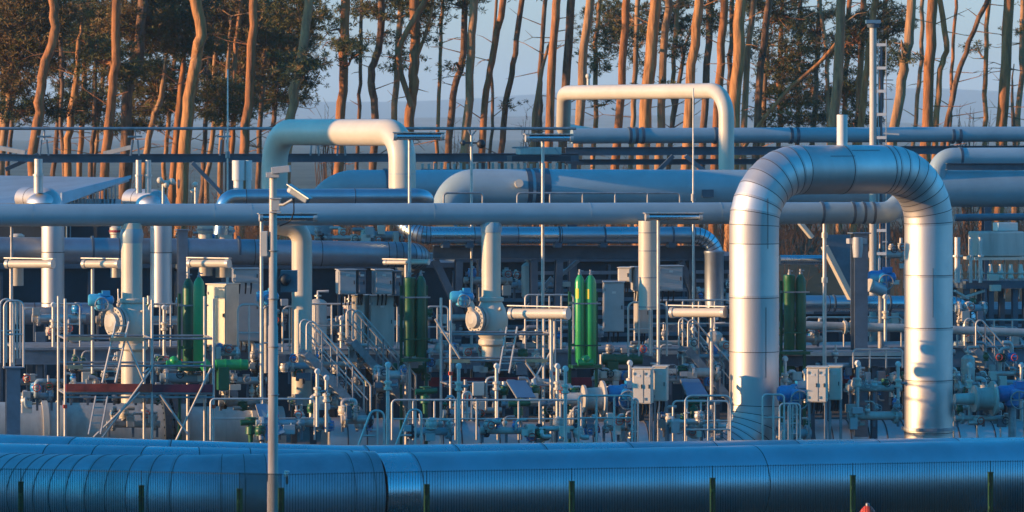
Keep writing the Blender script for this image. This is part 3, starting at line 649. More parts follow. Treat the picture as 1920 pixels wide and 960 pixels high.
# risers
def riser(label, px, w_, top, bot, Y0, M, parts=True, elbow=False, name='pipe_riser'):
    rr = m(w_/2, Y0); a = hx(px, top, Y0); b = hx(px, bot, Y0); b.x = a.x; b.y = a.y
    t = thing(name, label, 'pipe riser', (a.x, a.y, 0)); mb = MB()
    if elbow: mb.tube(fillet([a-AX*.75+UP*.12, a, b], .5, 8), rr, 28)
    else: mb.tube([a, b], rr, 28)
    mb.build('pipe_body', M, t); return t, a, b, rr
t, a, b, rr = riser('beige riser dropping from the long pipe above the scaffold', 247, 39, 418, 755, YD, BEIGE)
mb = MB(); mb.lathe(a-Vector((0,0,.0)), -UP, [(.15, rr*1.0), (.3, rr*1.14), (.5, rr*1.02), (.52, rr)], 28); mb.build('tee_collar', GREYP, t)
t, a, b, rr = riser('beige elbowed riser just right of the camera mast', 566, 38, 428, 760, YD+1.1, BEIGE, elbow=True)
t, a, b, rr = riser('beige riser with a ring of bolts in the middle of the plant', 921, 36, 416, 676, YD, BEIGE)
mb = MB(); mb.lathe(hx(921, 432, YD), UP, [(-.05, rr*1.08), (.12, rr*1.12), (.2, rr)], 28); mb.build('tee_collar', GREYP, t)
t, a, b, rr = riser('banded beige riser behind the cream switch box', 1216, 38, 414, 580, YD-.35, BEIGE)
for py in (436, 470, 520, 575): strap(t, hx(1216, py, YD-.35), UP, rr*1.04, .03, GALV)
# ball valves on risers
def actuator(t, c, s, M, dr=-1):
    mb = MB(); mb.lathe(c-AX*.30*s, AX, [(0,.02),(0,.13*s),(.05*s,.16*s),(.3*s,.16*s),(.34*s,.11*s),(.62*s,.11*s),(.66*s,.04*s)], 16)
    mb.lathe(c-UP*.26*s, UP, [(0,.1*s),(.04*s,.15*s),(.18*s,.15*s),(.22*s,.1*s),(.4*s,.09*s),(.44*s,.03*s)], 16)
    mb.lathe(c-AY*.34*s, AY, [(0,.07*s),(.02*s,.11*s),(.15*s,.11*s),(.3*s,.09*s)], 14)
    mb.obox(c+AX*.15*s+UP*.17*s, .2*s, .18*s, .14*s, ROT)
    ac = mb.build('actuator', M, t)
    w_ = MB(); hc = c-AY*.42*s-UP*.1*s; w_.torus(hc, AY, .17*s, .016*s); w_.bar(hc-AX*.16*s, hc+AX*.16*s, .02*s, .02*s); w_.bar(hc-UP*.16*s, hc+UP*.16*s, .02*s, .02*s)
    h = w_.build('handwheel', GALV, ac)
    return ac
def ball_valve(label, px, py, Y0, rp, s, actpx, actpy, M, MA):
    c = hx(px, py, Y0); t = thing('ball_valve', label, 'valve', (c.x, c.y, c.z-.75*s)); mb = MB()
    mb.lathe(c-UP*.75*s, UP, [(0,rp*1.02),(0.05,rp*1.25),(.16,rp*1.25),(.2,rp*1.08),(.35*s,rp*1.45),(.6*s,rp*1.62),(.8*s,rp*1.62),(1.0*s,rp*1.42),(1.22*s,rp*1.05),(1.25*s,rp*1.22),(1.34*s,rp*1.22),(1.36*s,rp*1.02)], 32)
    mb.build('body', M, t)
    ax = (-AX*0.86-AY*0.5).normalized(); fc = c+ax*rp*1.6
    mb = MB(); mb.cyl(c, fc+ax*.12, rp*1.05, 24); mb.flange(fc, ax, rp*1.3, .08, 28, 0, 16); mb.flange(fc+ax*.12, ax, rp*1.3, .08, 28, 0, 16); mb.lathe(fc+ax*.16, ax, [(0, rp*.9), (.1, rp*.8), (.14, rp*.4)], 20); mb.build('side_flange', BEIGE2, t)
    e = hx(actpx, actpy, Y0)-AY*.2
    mb = MB(); mb.tube([fc+ax*.1, (fc+e)/2+UP*.1, e], [.13*s,.11*s,.09*s], 14); mb.build('gear_neck', M, t)
    for k in (-1, 1):
        mb = MB(); mb.ball(c-AY*rp*1.5+AX*rp*.6*1+UP*k*.3*s, .05*s); mb.cyl(c, c-AY*rp*1.5+AX*rp*.6+UP*k*.3*s, .03*s, 8); mb.build('nipple', M, t)
    actuator(t, e, s, MA); return t
ball_valve('ball valve with light blue actuator on the left beige riser', 250, 603, YD, .30, 1.0, 186, 562, BEIGE, LBLUE)
ball_valve('ball valve with light blue actuator on the middle beige riser', 921, 598, YD, .27, .95, 862, 556, BEIGE, LBLUE)

# ---- clad pipes behind
t = pipe_thing('clad_pipe', 'thin shiny pipe above the long collector, left of centre', 'pipe', [hx(414, 440, 117.5), hx(420, 369, 117.5), hx(802, 368, 117.5), hx(806, 400, 117.5)+AY*1.0], m(14.5, 117), ALUB, R=.35, seg=24, step=3.0)
t = pipe_thing('clad_pipe', 'wide dull clad pipe running below the collector, ending right of the mast', 'pipe', [hx(-100, 468, 121), hx(420, 472, 121), hx(788, 478, 121), hx(800, 486, 121)+AY*3-UP*.3], m(24, 120), ALUD, R=.8, seg=28, step=1.9, bstep=True)
for px in (173, 447): strap(t, hx(px, 468, 121), AX, m(25.5, 120), .06)
t = pipe_thing('clad_pipe', 'shiny blue clad pipe on a beam that elbows down beside the silver loop', 'pipe', [hx(740, 380, 119.5)+AY*1.5, hx(775, 441, 119.5), hx(1340, 441, 119.5), hx(1341, 575, 119.5)], m(16, 119.5), ALUB, R=.62, seg=26, step=1.25, bstep=True)
for px in (1047, 1132, 1260): strap(t, hx(px, 441, 119.5), AX, m(17.5, 119.5), .05)
for px in (835, 880, 1045, 1130, 1258):
    b = MB(); b.obox(hx(px, 457, 119.5), .2, .3, .22, ROT); b.build('pipe_shoe', STRUCT, t)
t = thing('exhaust_drum', 'wide pale vertical duct end under the elbow by the silver loop', 'duct', ground(hx(1339,560,119)))
mb = MB(); c = hx(1339, 540, 119.2); mb.lathe(c-UP*.3, UP, [(-.62,.1),(-.6,.12),(-.35,.12),(-.3,.24),(0,.27),(1.25,.27),(1.28,.29),(1.34,.29),(1.36,.25)], 24); mb.build('duct_body', ALUD, t)
t = pipe_thing('clad_pipe', 'bright clad pipe elbowing down to the right behind the silver legs', 'pipe', [hx(1505, 569, 119), hx(1815, 570, 119), hx(1817, 640, 119)], m(15.5, 119), ALUB, R=.55, seg=26, step=1.5, bstep=True)
for px in (1563, 1667): strap(t, hx(px, 569, 119), AX, m(17, 119), .05)
t = pipe_thing('thin_pipe', 'thin white pipe with two round flanges crossing behind the silver legs', 'pipe', [hx(1505, 610, 116.5), hx(1690, 615, 116.5), hx(2000, 627, 116.5)], m(8, 116.5), BEIGE2, seg=14)
for px in (1584, 1597): b = MB(); b.flange(hx(px, 614, 116.5), AX, .19, .07, 16); b.build('flange', BEIGE, t)
t = pipe_thing('thin_pipe', 'short silver pipe behind the steel column inside the silver loop', 'pipe', [hx(1462, 487, 118), hx(1545, 487, 118)], m(9, 118), ALUB, seg=16)
t = pipe_thing('clad_pipe', 'dark clad pipe low behind the left scaffold', 'pipe', [hx(30, 588, 121), hx(175, 588, 121)], m(20, 121), ALUD, seg=24, step=1.0)
# big grey vessels / headers behind
t = thing('header_vessel', 'huge grey header pipe with sloping end behind the left beige loop', 'header pipe', ground(hx(900, 350, 127)))
mb = MB(); rr = m(33, 127); x0 = hx(690, 349, 127); x1 = hx(850, 349, 127)
mb.tube(fillet([hx(585, 440, 127), hx(618, 350, 127), x1+AX*4], 1.5, 8), rr*.94, 36); mb.build('shell', GREYP, t)
strap(t, hx(722, 350, 127), AX, rr*1.03, .08); strap(t, hx(731, 350, 127), AX, rr*1.03, .05)
t = thing('header_vessel', 'huge grey header pipe with domed end running right behind everything', 'header pipe', ground(hx(1100, 350, 123)))
mb = MB(); rr = m(35, 123); e0 = hx(838, 400, 123)
cl = fillet([hx(826, 420, 123)-AY*.2, hx(850, 352, 123)+UP*.0, hx(2050, 354, 123)], 1.25, 10)
mb.tube(cl, [rr*.8]+[rr*(.82+.18*k/10) for k in range(11)]+[rr], 40); mb.build('shell', GREYP, t)
for px, ww in ((988, .14), (1003, .14), (1020, .2)): strap(t, hx(px, 352, 123), AX, rr*1.05, ww, STRUCT)
b = MB(); b.obox(hx(1318, 362, 123)-AY*(rr+.0), .34, .1, .22, ROT); b.build('nameplate_recess', STRUCT, t)
b = MB(); b.cyl(hx(966, 345, 123)-AY*(rr-.1), hx(963, 343, 123)-AY*(rr+.25), .12, 12); b.build('nozzle', BEIGE, t)
# beige loops
t = thing('beige_pipe_loop', 'thick beige pipe loop left of centre with its left half in shade', 'pipe loop', ground(P(515,360,126)))
pl = [P(515, 372, 126), P(515, 248, 126), P(754, 248, 119.6), P(754, 352, 119.6)]; pl[2].z = pl[1].z; 
mb = MB(); mb.tube(fillet(pl, .95, 10), m(25, 122), 36); mb.build('pipe_body', BEIGE, t)
strap(t, P(754, 326, 119.6), UP, m(25.4, 122), .02, GREYP)
mb = MB(); mb.tube([P(754, 327, 119.6), P(754, 372, 119.6)], m(24.5, 121), 32); mb.build('lower_sleeve', GREYP, t)
t = thing('beige_pipe_loop', 'slender cream pipe loop high at the right, fully sunlit, against the pines', 'pipe loop', ground(P(1362,330,126)))
pl = [P(1150, 243, 137)+Vector((-.6,0,-.1)), P(1067, 252, 136.5), P(1066, 174, 134.5), P(1362, 174, 126), P(1362, 330, 126)]
pl = [P(1085, 242, 138), P(1069, 225, 136), P(1058, 205, 135), P(1066, 182, 134.2), P(1095, 174, 133.6), P(1362, 174, 126), P(1362, 320, 126)]; pl[5].z = pl[4].z
pl = [P(1125, 256, 138.2), P(1056, 244, 136), P(1058, 174, 134), P(1362, 174, 126), P(1362, 322, 126)]; pl[3].z = pl[2].z
mb = MB(); mb.tube(fillet(pl, .8, 10), m(14.3, 129), 28); mb.build('pipe_body', BEIGE, t)
mb = MB(); mb.cyl(P(1103, 162, 133), P(1103, 146, 133), .05, 10); mb.ball(P(1103, 143, 133), .09); mb.build('vent_stub', BEIGE, t)
# right small loops
t = thing('grey_pipe_loop', 'grey pipe bending down at the upper right behind the silver loop', 'pipe loop', ground(hx(1745,300,121)))
mb = MB(); mb.tube(fillet([hx(1757, 360, 122.8), hx(1757, 295, 122.8), hx(2050, 294, 122.8)], .62, 10), m(18.5, 121), 28); mb.build('pipe_body', GREYP, t)
strap(t, hx(1800, 294, 122.8), AX, m(19.2, 121), .08); mb = MB(); mb.ibeam(hx(1768, 312, 120)-AY*.3, hx(2050, 312, 120)-AY*.3, .2, .2); mb.build('support_beam', STRUCT, t)
# rack pipe
t = thing('rack_pipe', 'straight grey pipe resting on the rear pipe rack at the right', 'pipe', ground(hx(1400, 253, 133)))
mb = MB(); mb.tube([hx(1072, 255, 133), hx(2050, 251, 133)], m(14.5, 133), 24); mb.build('pipe_body', GREYP, t)
for px in (1180, 1192, 1204, 1340, 1352, 1482, 1494, 1785, 1798): strap(t, hx(px, 254, 133), AX, m(16, 133), .09)
t = thing('rack_pipe', 'second thinner grey pipe below the rack pipe at the far right', 'pipe', ground(hx(1800, 300, 128)))
mb = MB(); mb.tube([hx(1790, 408, 128), hx(2050, 405, 128)], m(7, 128), 14); mb.build('pipe_body', DGREYP, t)
# rear rack frame
t = thing('pipe_rack', 'blue grey steel pipe rack running along the back with its columns', 'pipe rack', ground(hx(600, 300, 131)))
mb = MB(); mb.ibeam(hx(70, 297, 131), hx(1085, 295, 131), .26, .22); mb.build('beam', STRUCT, t)
mb = MB(); mb.ibeam(hx(1060, 284, 132), hx(2050, 280, 132), .26, .22); mb.build('beam', STRUCT, t)
mb = MB(); mb.ibeam(hx(1060, 304, 134), hx(1420, 303, 134), .18, .16); mb.build('beam', STRUCT, t)
mb = MB(); mb.ibeam(hx(-60, 293, 130), hx(72, 297, 130), .22, .2); mb.build('beam', STRUCT2, t)
for px in (430, 902, 1073, 1440, 1660, 1850):
    q = hx(px, 305, 131.5); mb = MB(); mb.ibeam((q.x, q.y, 0), (q.x, q.y, q.z), .26, .24); mb.build('column', STRUCT, t)
for (a, b, MM) in (((360, 305), (415, 362), STRUCT2), ((10, 318), (72, 290), STRUCT), ((1285, 292), (1345, 340), STRUCT2), ((1262, 292), (1215, 340), STRUCT)):
    mb = MB(); mb.bar(hx(*a, 130.5), hx(*b, 130.5), .12, .12); mb.build('brace', MM, t)
t = thing('handrail', 'thin blue rail along the top of the rear pipe rack', 'railing', ground(hx(500, 241, 130)))
mb = MB(); mb.tube([hx(-60, 241, 130), hx(1080, 241, 130)], .045, 8); mb.build('top_rail', GALV, t)
for px in (83, 253, 420, 590, 640):
    mb = MB(); mb.bar(hx(px-5, 262, 130), hx(px-8, 292, 130), .05, .05); mb.bar(hx(px+5, 262, 130), hx(px+8, 292, 130), .05, .05); mb.bar(hx(px-13, 256, 130), hx(px+13, 256, 130), .12, .05); mb.tube([hx(px, 241, 130), hx(px, 262, 130)], .03, 6); mb.build('post', GALV, t)
t = thing('cable_tray', 'row of bright cable trays along the rack, left of the header dome', 'cable tray', ground(hx(860, 305, 130)))
mb = MB(); mb.bar(hx(790, 318, 130), hx(985, 318, 130), .25, .03); 
mb.build('tray', STRUCT, t)
for k in range(24):
    px = 792+k*12; mb = MB(); mb.obox(hx(px, 312, 129.8), m(4.5, 130), .06, m(11, 130)*rnd.uniform(.8, 1.2), ROT); mb.build('rung', BEIGE2, t)
t = thing('platform_box', 'cream equipment box with dark base on the rack between both beige loops', 'equipment box', ground(hx(1010, 285, 128)))
mb = MB(); mb.obox(hx(1010, 283, 128), m(80, 128), .6, m(14, 128), ROT); mb.build('box', BEIGE2, t, bevel=.02)
mb = MB(); mb.obox(hx(1010, 297, 128), m(112, 128), .8, m(10, 128), ROT); mb.build('base', DARK, t)
mb = MB(); mb.bar(hx(960, 277, 127.7), hx(990, 276, 127.7), .05, .05); mb.bar(hx(1040, 277, 127.7), hx(1050, 290, 127.7), .04, .04); mb.build('rail', GALV, t)
t = thing('dark_floodlight', 'black round floodlight with small fittings on a thin post by the rack', 'floodlight', ground(hx(884, 300, 120)))
mb = MB(); mb.tube([ground(hx(884, 382, 120)), hx(884, 254, 120)], .04, 8); mb.build('pole', GALVB, t)
mb = MB(); mb.ball(hx(902, 270, 119.8), .13); mb.build('lamp_head', BLACK, t)
mb = MB(); mb.ball(hx(868, 268, 120), .08); mb.bar(hx(862, 268, 120), hx(905, 268, 120), .05, .05); mb.build('crossarm', DARK, t)
mb = MB(); mb.tube([hx(878, 244, 120), hx(884, 256, 120), hx(892, 244, 120)], .03, 6); mb.build('fork', GALV, t)

# ---- unseen blocks added left of the picture to shade part of the plant
t = thing('hall_shade_block', 'long grey hall-shaped block added out of view to shade the front pipelines', 'building', (-41, 85.2, 0))  # unseen, added to throw shade on the front pipelines
mb = MB(); mb.obox((-41, 85.2, 5.0), 11, 17.6, 10); mb.build('wall', ROOF, t)
mb = MB(); mb.obox((-41, 85.2, 10.15), 11.8, 18.2, .3); mb.build('roof', DARK, t)
for k in range(5):
    mb = MB(); mb.obox((-35.44, 78.2+k*3.5, 3.2), .12, 2.4, 1.6); mb.build('window', PLATE, t)
t = thing('low_shade_block', 'low grey block added out of view to shade the mesh fence', 'building', (-41, 64.2, 0))  # unseen, added to keep the sun off the left fence panels
mb = MB(); mb.obox((-41, 64.2, 3.6), 10, 15, 7.2); mb.build('wall', ROOF, t)
mb = MB(); mb.obox((-41, 64.2, 7.32), 10.6, 15.6, .24); mb.build('roof', DARK, t)
mb = MB(); mb.obox((-35.9, 64.2, 1.6), .16, 4, 3.2); mb.build('door', STRUCT2, t)
t = thing('shade_column', 'wide cream column added out of view to shade the left beige loop', 'shade column', (-37, 117.8, 0))  # unseen, added so the beige loop's left half falls in shade
mb = MB(); mb.lathe((-37, 117.8, 0), UP, [(0,3.2),(14.2,3.2),(15.2,2.7),(15.9,1.4),(16,.1)], 32); mb.build('shell', BEIGE, t)
for z in (4, 9, 13): mb = MB(); mb.flange((-37, 117.8, z), UP, 3.3, .12, 32); mb.build('ring', GALV, t)
#=====MID DETAIL
# ---- lamp beams (long tube floodlights on thin posts)
def lamp(label, x0, x1, py, Y0, polepx, polebot, M=BEIGE, hood=True, rpx=9, dpole=0.0, braces=False, slope=0):
    a = hx(x0, py, Y0); b = hx(x1, py+slope, Y0-(m(x1-x0, Y0)*.8 if M is BEIGE else 0)); d = (b-a).normalized(); r_ = m(rpx, Y0)
    RL_ = Matrix.Rotation(math.atan2(d.y, d.x), 3, 'Z')
    pole = a.lerp(b, max(0, min(1, (polepx-x0)/(x1-x0))))+AY*(r_+.04) if polepx else (a+b)/2
    t = thing('tube_lamp', label, 'lamp', (pole.x, pole.y, 0 if polepx else a.z))
    mb = MB(); mb.tube([a+d*.04, b-d*.04], r_*.8, 14); mb.build('lamp_tube', M, t)
    for q in (a, b): mb = MB(); mb.tube([q, q+(d if q is a else -d)*.09], r_*.95, 14); mb.build('end_cap', GALVB, t)
    if hood:
        mb = MB(); mb.obox((a+b)/2+UP*r_*(.95 if M is not BEIGE else 1.15)+AY*.03, (b-a).length*1.04, r_*(2.3 if M is not BEIGE else 1.2), .025, RL_); mb.build('hood', GALVB, t)
    for u in (.25, .75): mb = MB(); mb.obox(a.lerp(b, u)+AY*(r_*.8)+UP*.02, .05, .06, r_*2, ROT); mb.build('bracket', GALV, t)
    if polepx:
        mb = MB(); bt = hx(polepx, polebot, Y0); mb.tube([Vector((pole.x, pole.y, max(0.3, bt.z) if polebot < 840 else 0)), Vector((pole.x, pole.y, pole.z+r_))], .045, 8); mb.build('pole', GALVB, t)
lamp('grey tube lamp beside the left beige loop\'s right leg', 737, 832, 256, 113, 770, 860, ALUB, rpx=8)
lamp('grey tube lamp just left of the right beige loop', 985, 1074, 259, 113, 1020, 860, ALUB, rpx=8)
lamp('grey tube lamp in front of the collector at the camera mast', 486, 594, 408, 110.5, 492, 860, ALUB, rpx=8)
lamp('grey tube lamp in front of the collector left of the silver loop', 1210, 1316, 407, 110.5, 1237, 860, ALUB, rpx=8)
lamp('cream tube lamp at the left picture edge', 12, 100, 495, 113, 22, 860)
lamp('cream tube lamp left of the left beige riser', 156, 224, 495, 114, 175, 700)
lamp('cream tube lamp between the left green cylinders and the mast', 354, 430, 494, 114, 342, 860)
lamp('flat white tube lamp above the dark green cylinders', 720, 804, 492, 114, 763, 860, rpx=5, slope=0)
lamp('cream tube lamp right of the middle beige riser', 957, 1066, 588, 110, 1037, 860, rpx=12)
lamp('cream tube lamp left of the silver loop', 1258, 1360, 586, 110, 1338, 860, rpx=11)
# ---- steel props and structure
def frame_post(label, px, y0, y1, Y0, w_=.2, M=STRUCT, name='steel_column', kind='column', ib=True):
    a = hx(px, y0, Y0); b = hx(px, y1, Y0); t = thing(name, label, kind, (a.x, a.y, 0)); mb = MB()
    z1 = 0 if y1 >= 840 else b.z
    (mb.ibeam((a.x, a.y, z1), (a.x, a.y, a.z), w_, w_) if ib else mb.tube([(a.x, a.y, z1), (a.x, a.y, a.z)], w_/2, 10)); mb.build('post', M, t)
    mb = MB(); mb.obox((a.x, a.y, a.z+.015), w_*1.4, w_*1.4, .03, ROT); mb.build('cap_plate', M, t); return t
t = frame_post('blue grey steel column with cap plate inside the silver loop', 1611, 438, 860, 115.5, .38, STRUCT2)
mb = MB(); c = hx(1606, 452, 115.2); mb.obox(c, .5, .3, .14, ROT); mb.lathe(hx(1608, 462, 115), UP, [(-.3,.12),(0,.15),(.25,.13)], 14); mb.build('pipe_rest', CABG, t)
t = thing('gusset_brace', 'beige triangular plate with lit slanting edge beside the steel column', 'brace', ground(hx(1590, 540, 117)))
mb = MB(); q = [hx(1548, 440, 117), hx(1600, 440, 117), hx(1600, 552, 117), hx(1592, 552, 117), hx(1548, 462, 117)]
o = len(mb.v); mb.v += [v-AY*.04 for v in q]+[v+AY*.04 for v in q]; mb.face([0,1,2,3,4][::-1]); mb.face([5,6,7,8,9]); [mb.face([k, (k+1)%5, (k+1)%5+5, k+5]) for k in range(5)]
mb.build('plate', STRUCT2, t)
mb = MB(); mb.bar(hx(1546, 462, 117), hx(1596, 560, 117), .34, .14); mb.build('flange_strip', BEIGE, t)
mb = MB(); mb.bar(hx(1500, 418, 117), hx(1522, 445, 117), .3, .1); mb.build('upper_strip', BEIGE, t)
t = thing('goalpost_frame', 'white goalpost pipe frame between the silver loop\'s legs', 'frame', ground(hx(1546, 600, 112.8)))
mb = MB(); mb.tube(fillet([hx(1546, 760, 112.8), hx(1546, 404, 112.8), hx(1700, 404, 112.8)], .08, 4), .055, 10); mb.build('tube', GALVB, t)
for k, py in enumerate((436, 520)): mb = MB(); mb.cyl(hx(1546, py, 112.8), hx(1546, py+10, 112.8), .085, 12); mb.build('coupling', GALVB, t)
# beam under clad pipe J and its frame
t = thing('pipe_support_frame', 'dark blue steel girder with slanting legs under the elbowing blue pipe', 'support frame', ground(hx(1080, 475, 120)))
mb = MB(); mb.ibeam(hx(812, 473, 120), hx(1330, 474, 120), .40, .3, .03); mb.build('girder', STRUCT, t)
for (a, b) in (((815, 488), (868, 600)), ((860, 488), (856, 700)), ((1048, 488), (1040, 700)), ((1000, 488), (1002, 700)), ((1296, 488), (1300, 700)), ((1275, 490), (1315, 590)), ((1330, 488), (1336, 700))):
    mb = MB(); mb.ibeam(hx(*a, 120), hx(*b, 120), .26, .2); mb.build('leg', STRUCT, t)
for (a, b) in (((978, 590), (1035, 520)), ((1085, 488), (1035, 530))):
    mb = MB(); mb.bar(hx(*a, 121), hx(*b, 121), .1, .1); mb.build('brace', GALV, t)
# ---- ladder mast
Y = 124
t = thing('ladder_mast', 'tall cream mast with a white rung ladder on its right side, among the pines', 'mast', (P(1637, 300, Y).x, Y, 0))
a = P(1637, 44, Y); mb = MB(); mb.tube([(a.x, Y, 0), (a.x, Y, a.z)], [.12, .10], 16); mb.build('pole', BEIGE2, t)
mb = MB(); mb.obox((a.x, Y, a.z+.05), .42, .4, .1); mb.build('top_plate', PLATE, t)
mb = MB(); mb.lathe((a.x, Y, a.z-.12), UP, [(0,.16),(.1,.19)], 14); mb.build('collar', STRUCT, t)
for dx in (0.15, 0.38):
    mb = MB(); mb.bar((a.x+dx, Y-.05, 1.5), (a.x+dx, Y-.05, P(0, 74, Y).z), .025, .035); mb.build('ladder_rail', GALVB, t)
mb = MB(); mb.bar((a.x+.24, Y+.02, 1.5), (a.x+.24, Y+.02, a.z-.6), .14, .03, 0, AX); mb.build('ladder_shadow_strip', STRUCT, t)  # dark strip standing in for the ladder's shadow beside the pole
for k in range(14):
    z = P(0, 84+k*43.5, Y).z
    mb = MB(); mb.bar((a.x+.10, Y-.06, z), (a.x+.38, Y-.06, z), .06, .085); mb.build('rung', WHITE, t)
for k in range(5):
    z = P(0, 150+k*9, Y).z
    if k in (0, 4): mb = MB(); mb.torus((a.x+.45, Y, z), UP, .13, .012, 12); mb.build('cable_hoop', STRUCT, t)
mb = MB(); mb.bar((a.x+.3, Y-.1, P(0,250,Y).z), (a.x+.75, Y-.1, P(0,252,Y).z), .04, .05); mb.build('bracket', GALVB, t)
# ---- vents / domes at upper left
def dome(label, px, y_top, y_bot, w_, pipes, down=None):
    Y0 = 120; c = hx(px, (y_top+y_bot)/2, Y0); t = thing('elbow_vent', label, 'vent', ground(c))
    ro = m(w_/2, Y0); mb = MB()
    pts = [hx(px+w_*.27, y_top+22, Y0)-AX*.55+AY*2.2, hx(px+w_*.27, y_top+22, Y0), hx(px+w_*.27, 575, Y0)]
    clad(mb, pts, ro*.54, ro*.85, 28, 1.4, None, 8)
    mb.rings([(pts[1]-AX*.25+AY*.2+UP*(math.sin(a)*ro*.5-.1), UP, max(.02, math.cos(a)*ro*.78), 0) for a in [RAD(k*15) for k in range(7)]], 24); mb.build('elbow', [ALU, SEAM, ALU2], t)
    for (ppx, py0, py1, pr) in pipes:
        mb = MB(); q0 = hx(ppx, py1, Y0); q1 = hx(ppx, py0, Y0); mb.lathe(q0, UP, [(0, pr), ((q1-q0).z*.5, pr), ((q1-q0).z*.5, pr*1.2), ((q1-q0).z*.56, pr*1.2), ((q1-q0).z*.56, pr*.9), ((q1-q0).z, pr*.9)], 16); mb.build('stack', GALVB, t)
dome('bulging silver elbow vent with one short stack at the far left', 78, 352, 385, 78, [(72, 298, 362, .13)])
dome('bulging silver elbow vent with two short stacks above the left riser', 282, 354, 385, 74, [(260, 300, 362, .09), (278, 300, 362, .09)])
t = thing('twin_stack', 'pair of short white stacks left of the left beige loop', 'stack', ground(hx(455, 350, 119)))
for px, r_ in ((447, .16), (466, .09)):
    mb = MB(); q0 = hx(px, 362, 119); mb.lathe(q0, UP, [(0, r_*.85), (.35, r_*.85), (.35, r_*1.1), (.9, r_*1.1)], 16); mb.build('stack', WHITE, t)
t = thing('valve_cluster', 'small bright valves and fittings on a bar right of the two stacks', 'valve', ground(hx(318, 346, 119)))
mb = MB(); mb.tube([hx(296, 340, 119), hx(330, 344, 119)], .05, 8); mb.build('pipe', GALVB, t)
for px, py in ((300, 338), (312, 346), (322, 340)): mb = MB(); mb.ball(hx(px, py, 118.8), .09); mb.build('fitting', BEIGE, t)
mb = MB(); mb.torus(hx(335, 345, 118.8), AX, .11, .02); mb.build('handwheel', STRUCT, t)
mb = MB(); mb.tube([hx(306, 345, 119), hx(306, 400, 119)], .04, 8); mb.build('post', GALVB, t)
t = thing('sample_post', 'thin white post with small valve near the braced rack column', 'post', ground(hx(367, 360, 119)))
mb = MB(); mb.tube([hx(367, 342, 119), hx(367, 392, 119)], .045, 8); mb.build('post', GALVB, t)
mb = MB(); mb.ball(hx(366, 346, 118.9), .08); mb.ball(hx(361, 358, 118.9), .06); mb.build('valve', BEIGE, t)
for (px, py, r_, lab) in ((32, 455, .18, 'pale vertical duct right below the collector, first from the left'), (385, 437, .2, 'pale round duct below the collector left of the mast'), (420, 440, .24, 'larger pale duct below the collector left of the mast'), (218, 440, .16, 'red topped duct below the collector beside the left riser')):
    c = hx(px, py, 122); t = thing('duct_stub', lab, 'duct', (c.x, c.y, 0)); mb = MB(); mb.lathe((c.x, c.y, c.z-1.2), UP, [(0,r_),(1.2,r_),(1.22,r_*1.15),(1.4,r_*1.15),(1.45,r_*.7)], 18); mb.build('duct', BEIGE, t)
    mb = MB(); mb.flange((c.x, c.y, c.z+.1), UP, r_*1.3, .06, 16); mb.build('flange', MAROON if 'red' in lab else GALV, t)
# ---- shed at the left
t = thing('shed', 'low shed with blue grey metal roof behind the two left vents', 'shed', ground(P(100, 400, 136)))
def quadslab(name, q, M, par, th=.12):
    mb = MB(); n_ = (q[1]-q[0]).cross(q[3]-q[0]).normalized()*th; mb.v += q+[v-n_ for v in q]
    for f in ((0,1,2,3),(7,6,5,4),(0,4,5,1),(1,5,6,2),(2,6,7,3),(3,7,4,0)): mb.face(list(f))
    return mb.build(name, M, par)
quadslab('roof', [P(-60, 384, 132), P(112, 378, 132), P(242, 333, 137), P(-60, 328, 144)], ROOF, t)
quadslab('roof_edge', [P(113, 385, 131.6), P(113, 362, 131.8), P(243, 329, 136.8), P(243, 335, 136.7)], ROOF, t, .06)
mb = MB()
for k in range(15):
    px = 118+k*7; q0 = P(px, 372-(px-118)*.33+6, 132.3+k*.25); mb.bar((q0.x, q0.y, 0), q0, .14 if k%2 else .09, .03, 0, AX)
mb.bar(P(112,450,132.6), P(225,450,136.2), .05, 2.6); mb.build('wall', GREYP, t)
mb = MB(); mb.obox(P(-20, 520, 133), 7.5, .3, 4.6, None); mb.build('front_wall', DARK, t)
mb = MB(); mb.bar(P(-30,272,140), P(48,286,140), .5, .14); mb.bar(P(195,288,140), P(246,276,140), .5, .14); mb.build('gutter', BEIGE2, t)
# ---- dark low halls behind the machinery
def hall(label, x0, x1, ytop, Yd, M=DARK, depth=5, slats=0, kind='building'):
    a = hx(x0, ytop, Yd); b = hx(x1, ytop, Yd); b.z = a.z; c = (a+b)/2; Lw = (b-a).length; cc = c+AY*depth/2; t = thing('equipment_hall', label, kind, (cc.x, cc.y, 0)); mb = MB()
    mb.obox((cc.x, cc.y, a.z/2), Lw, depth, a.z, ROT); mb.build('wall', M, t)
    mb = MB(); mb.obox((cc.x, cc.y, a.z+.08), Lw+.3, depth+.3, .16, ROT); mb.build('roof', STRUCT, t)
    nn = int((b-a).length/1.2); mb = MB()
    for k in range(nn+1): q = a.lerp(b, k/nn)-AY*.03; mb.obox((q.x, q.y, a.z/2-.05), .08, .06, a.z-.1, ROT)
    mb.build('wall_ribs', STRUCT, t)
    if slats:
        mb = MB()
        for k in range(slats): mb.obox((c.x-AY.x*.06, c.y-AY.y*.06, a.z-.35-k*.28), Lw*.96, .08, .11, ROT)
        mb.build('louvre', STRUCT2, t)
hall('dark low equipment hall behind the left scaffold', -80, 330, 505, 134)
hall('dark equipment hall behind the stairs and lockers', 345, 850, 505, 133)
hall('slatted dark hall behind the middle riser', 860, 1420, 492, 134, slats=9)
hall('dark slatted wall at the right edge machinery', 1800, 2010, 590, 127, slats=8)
hall('low dark hall visible between the silver loop\'s legs', 1430, 1790, 590, 134)
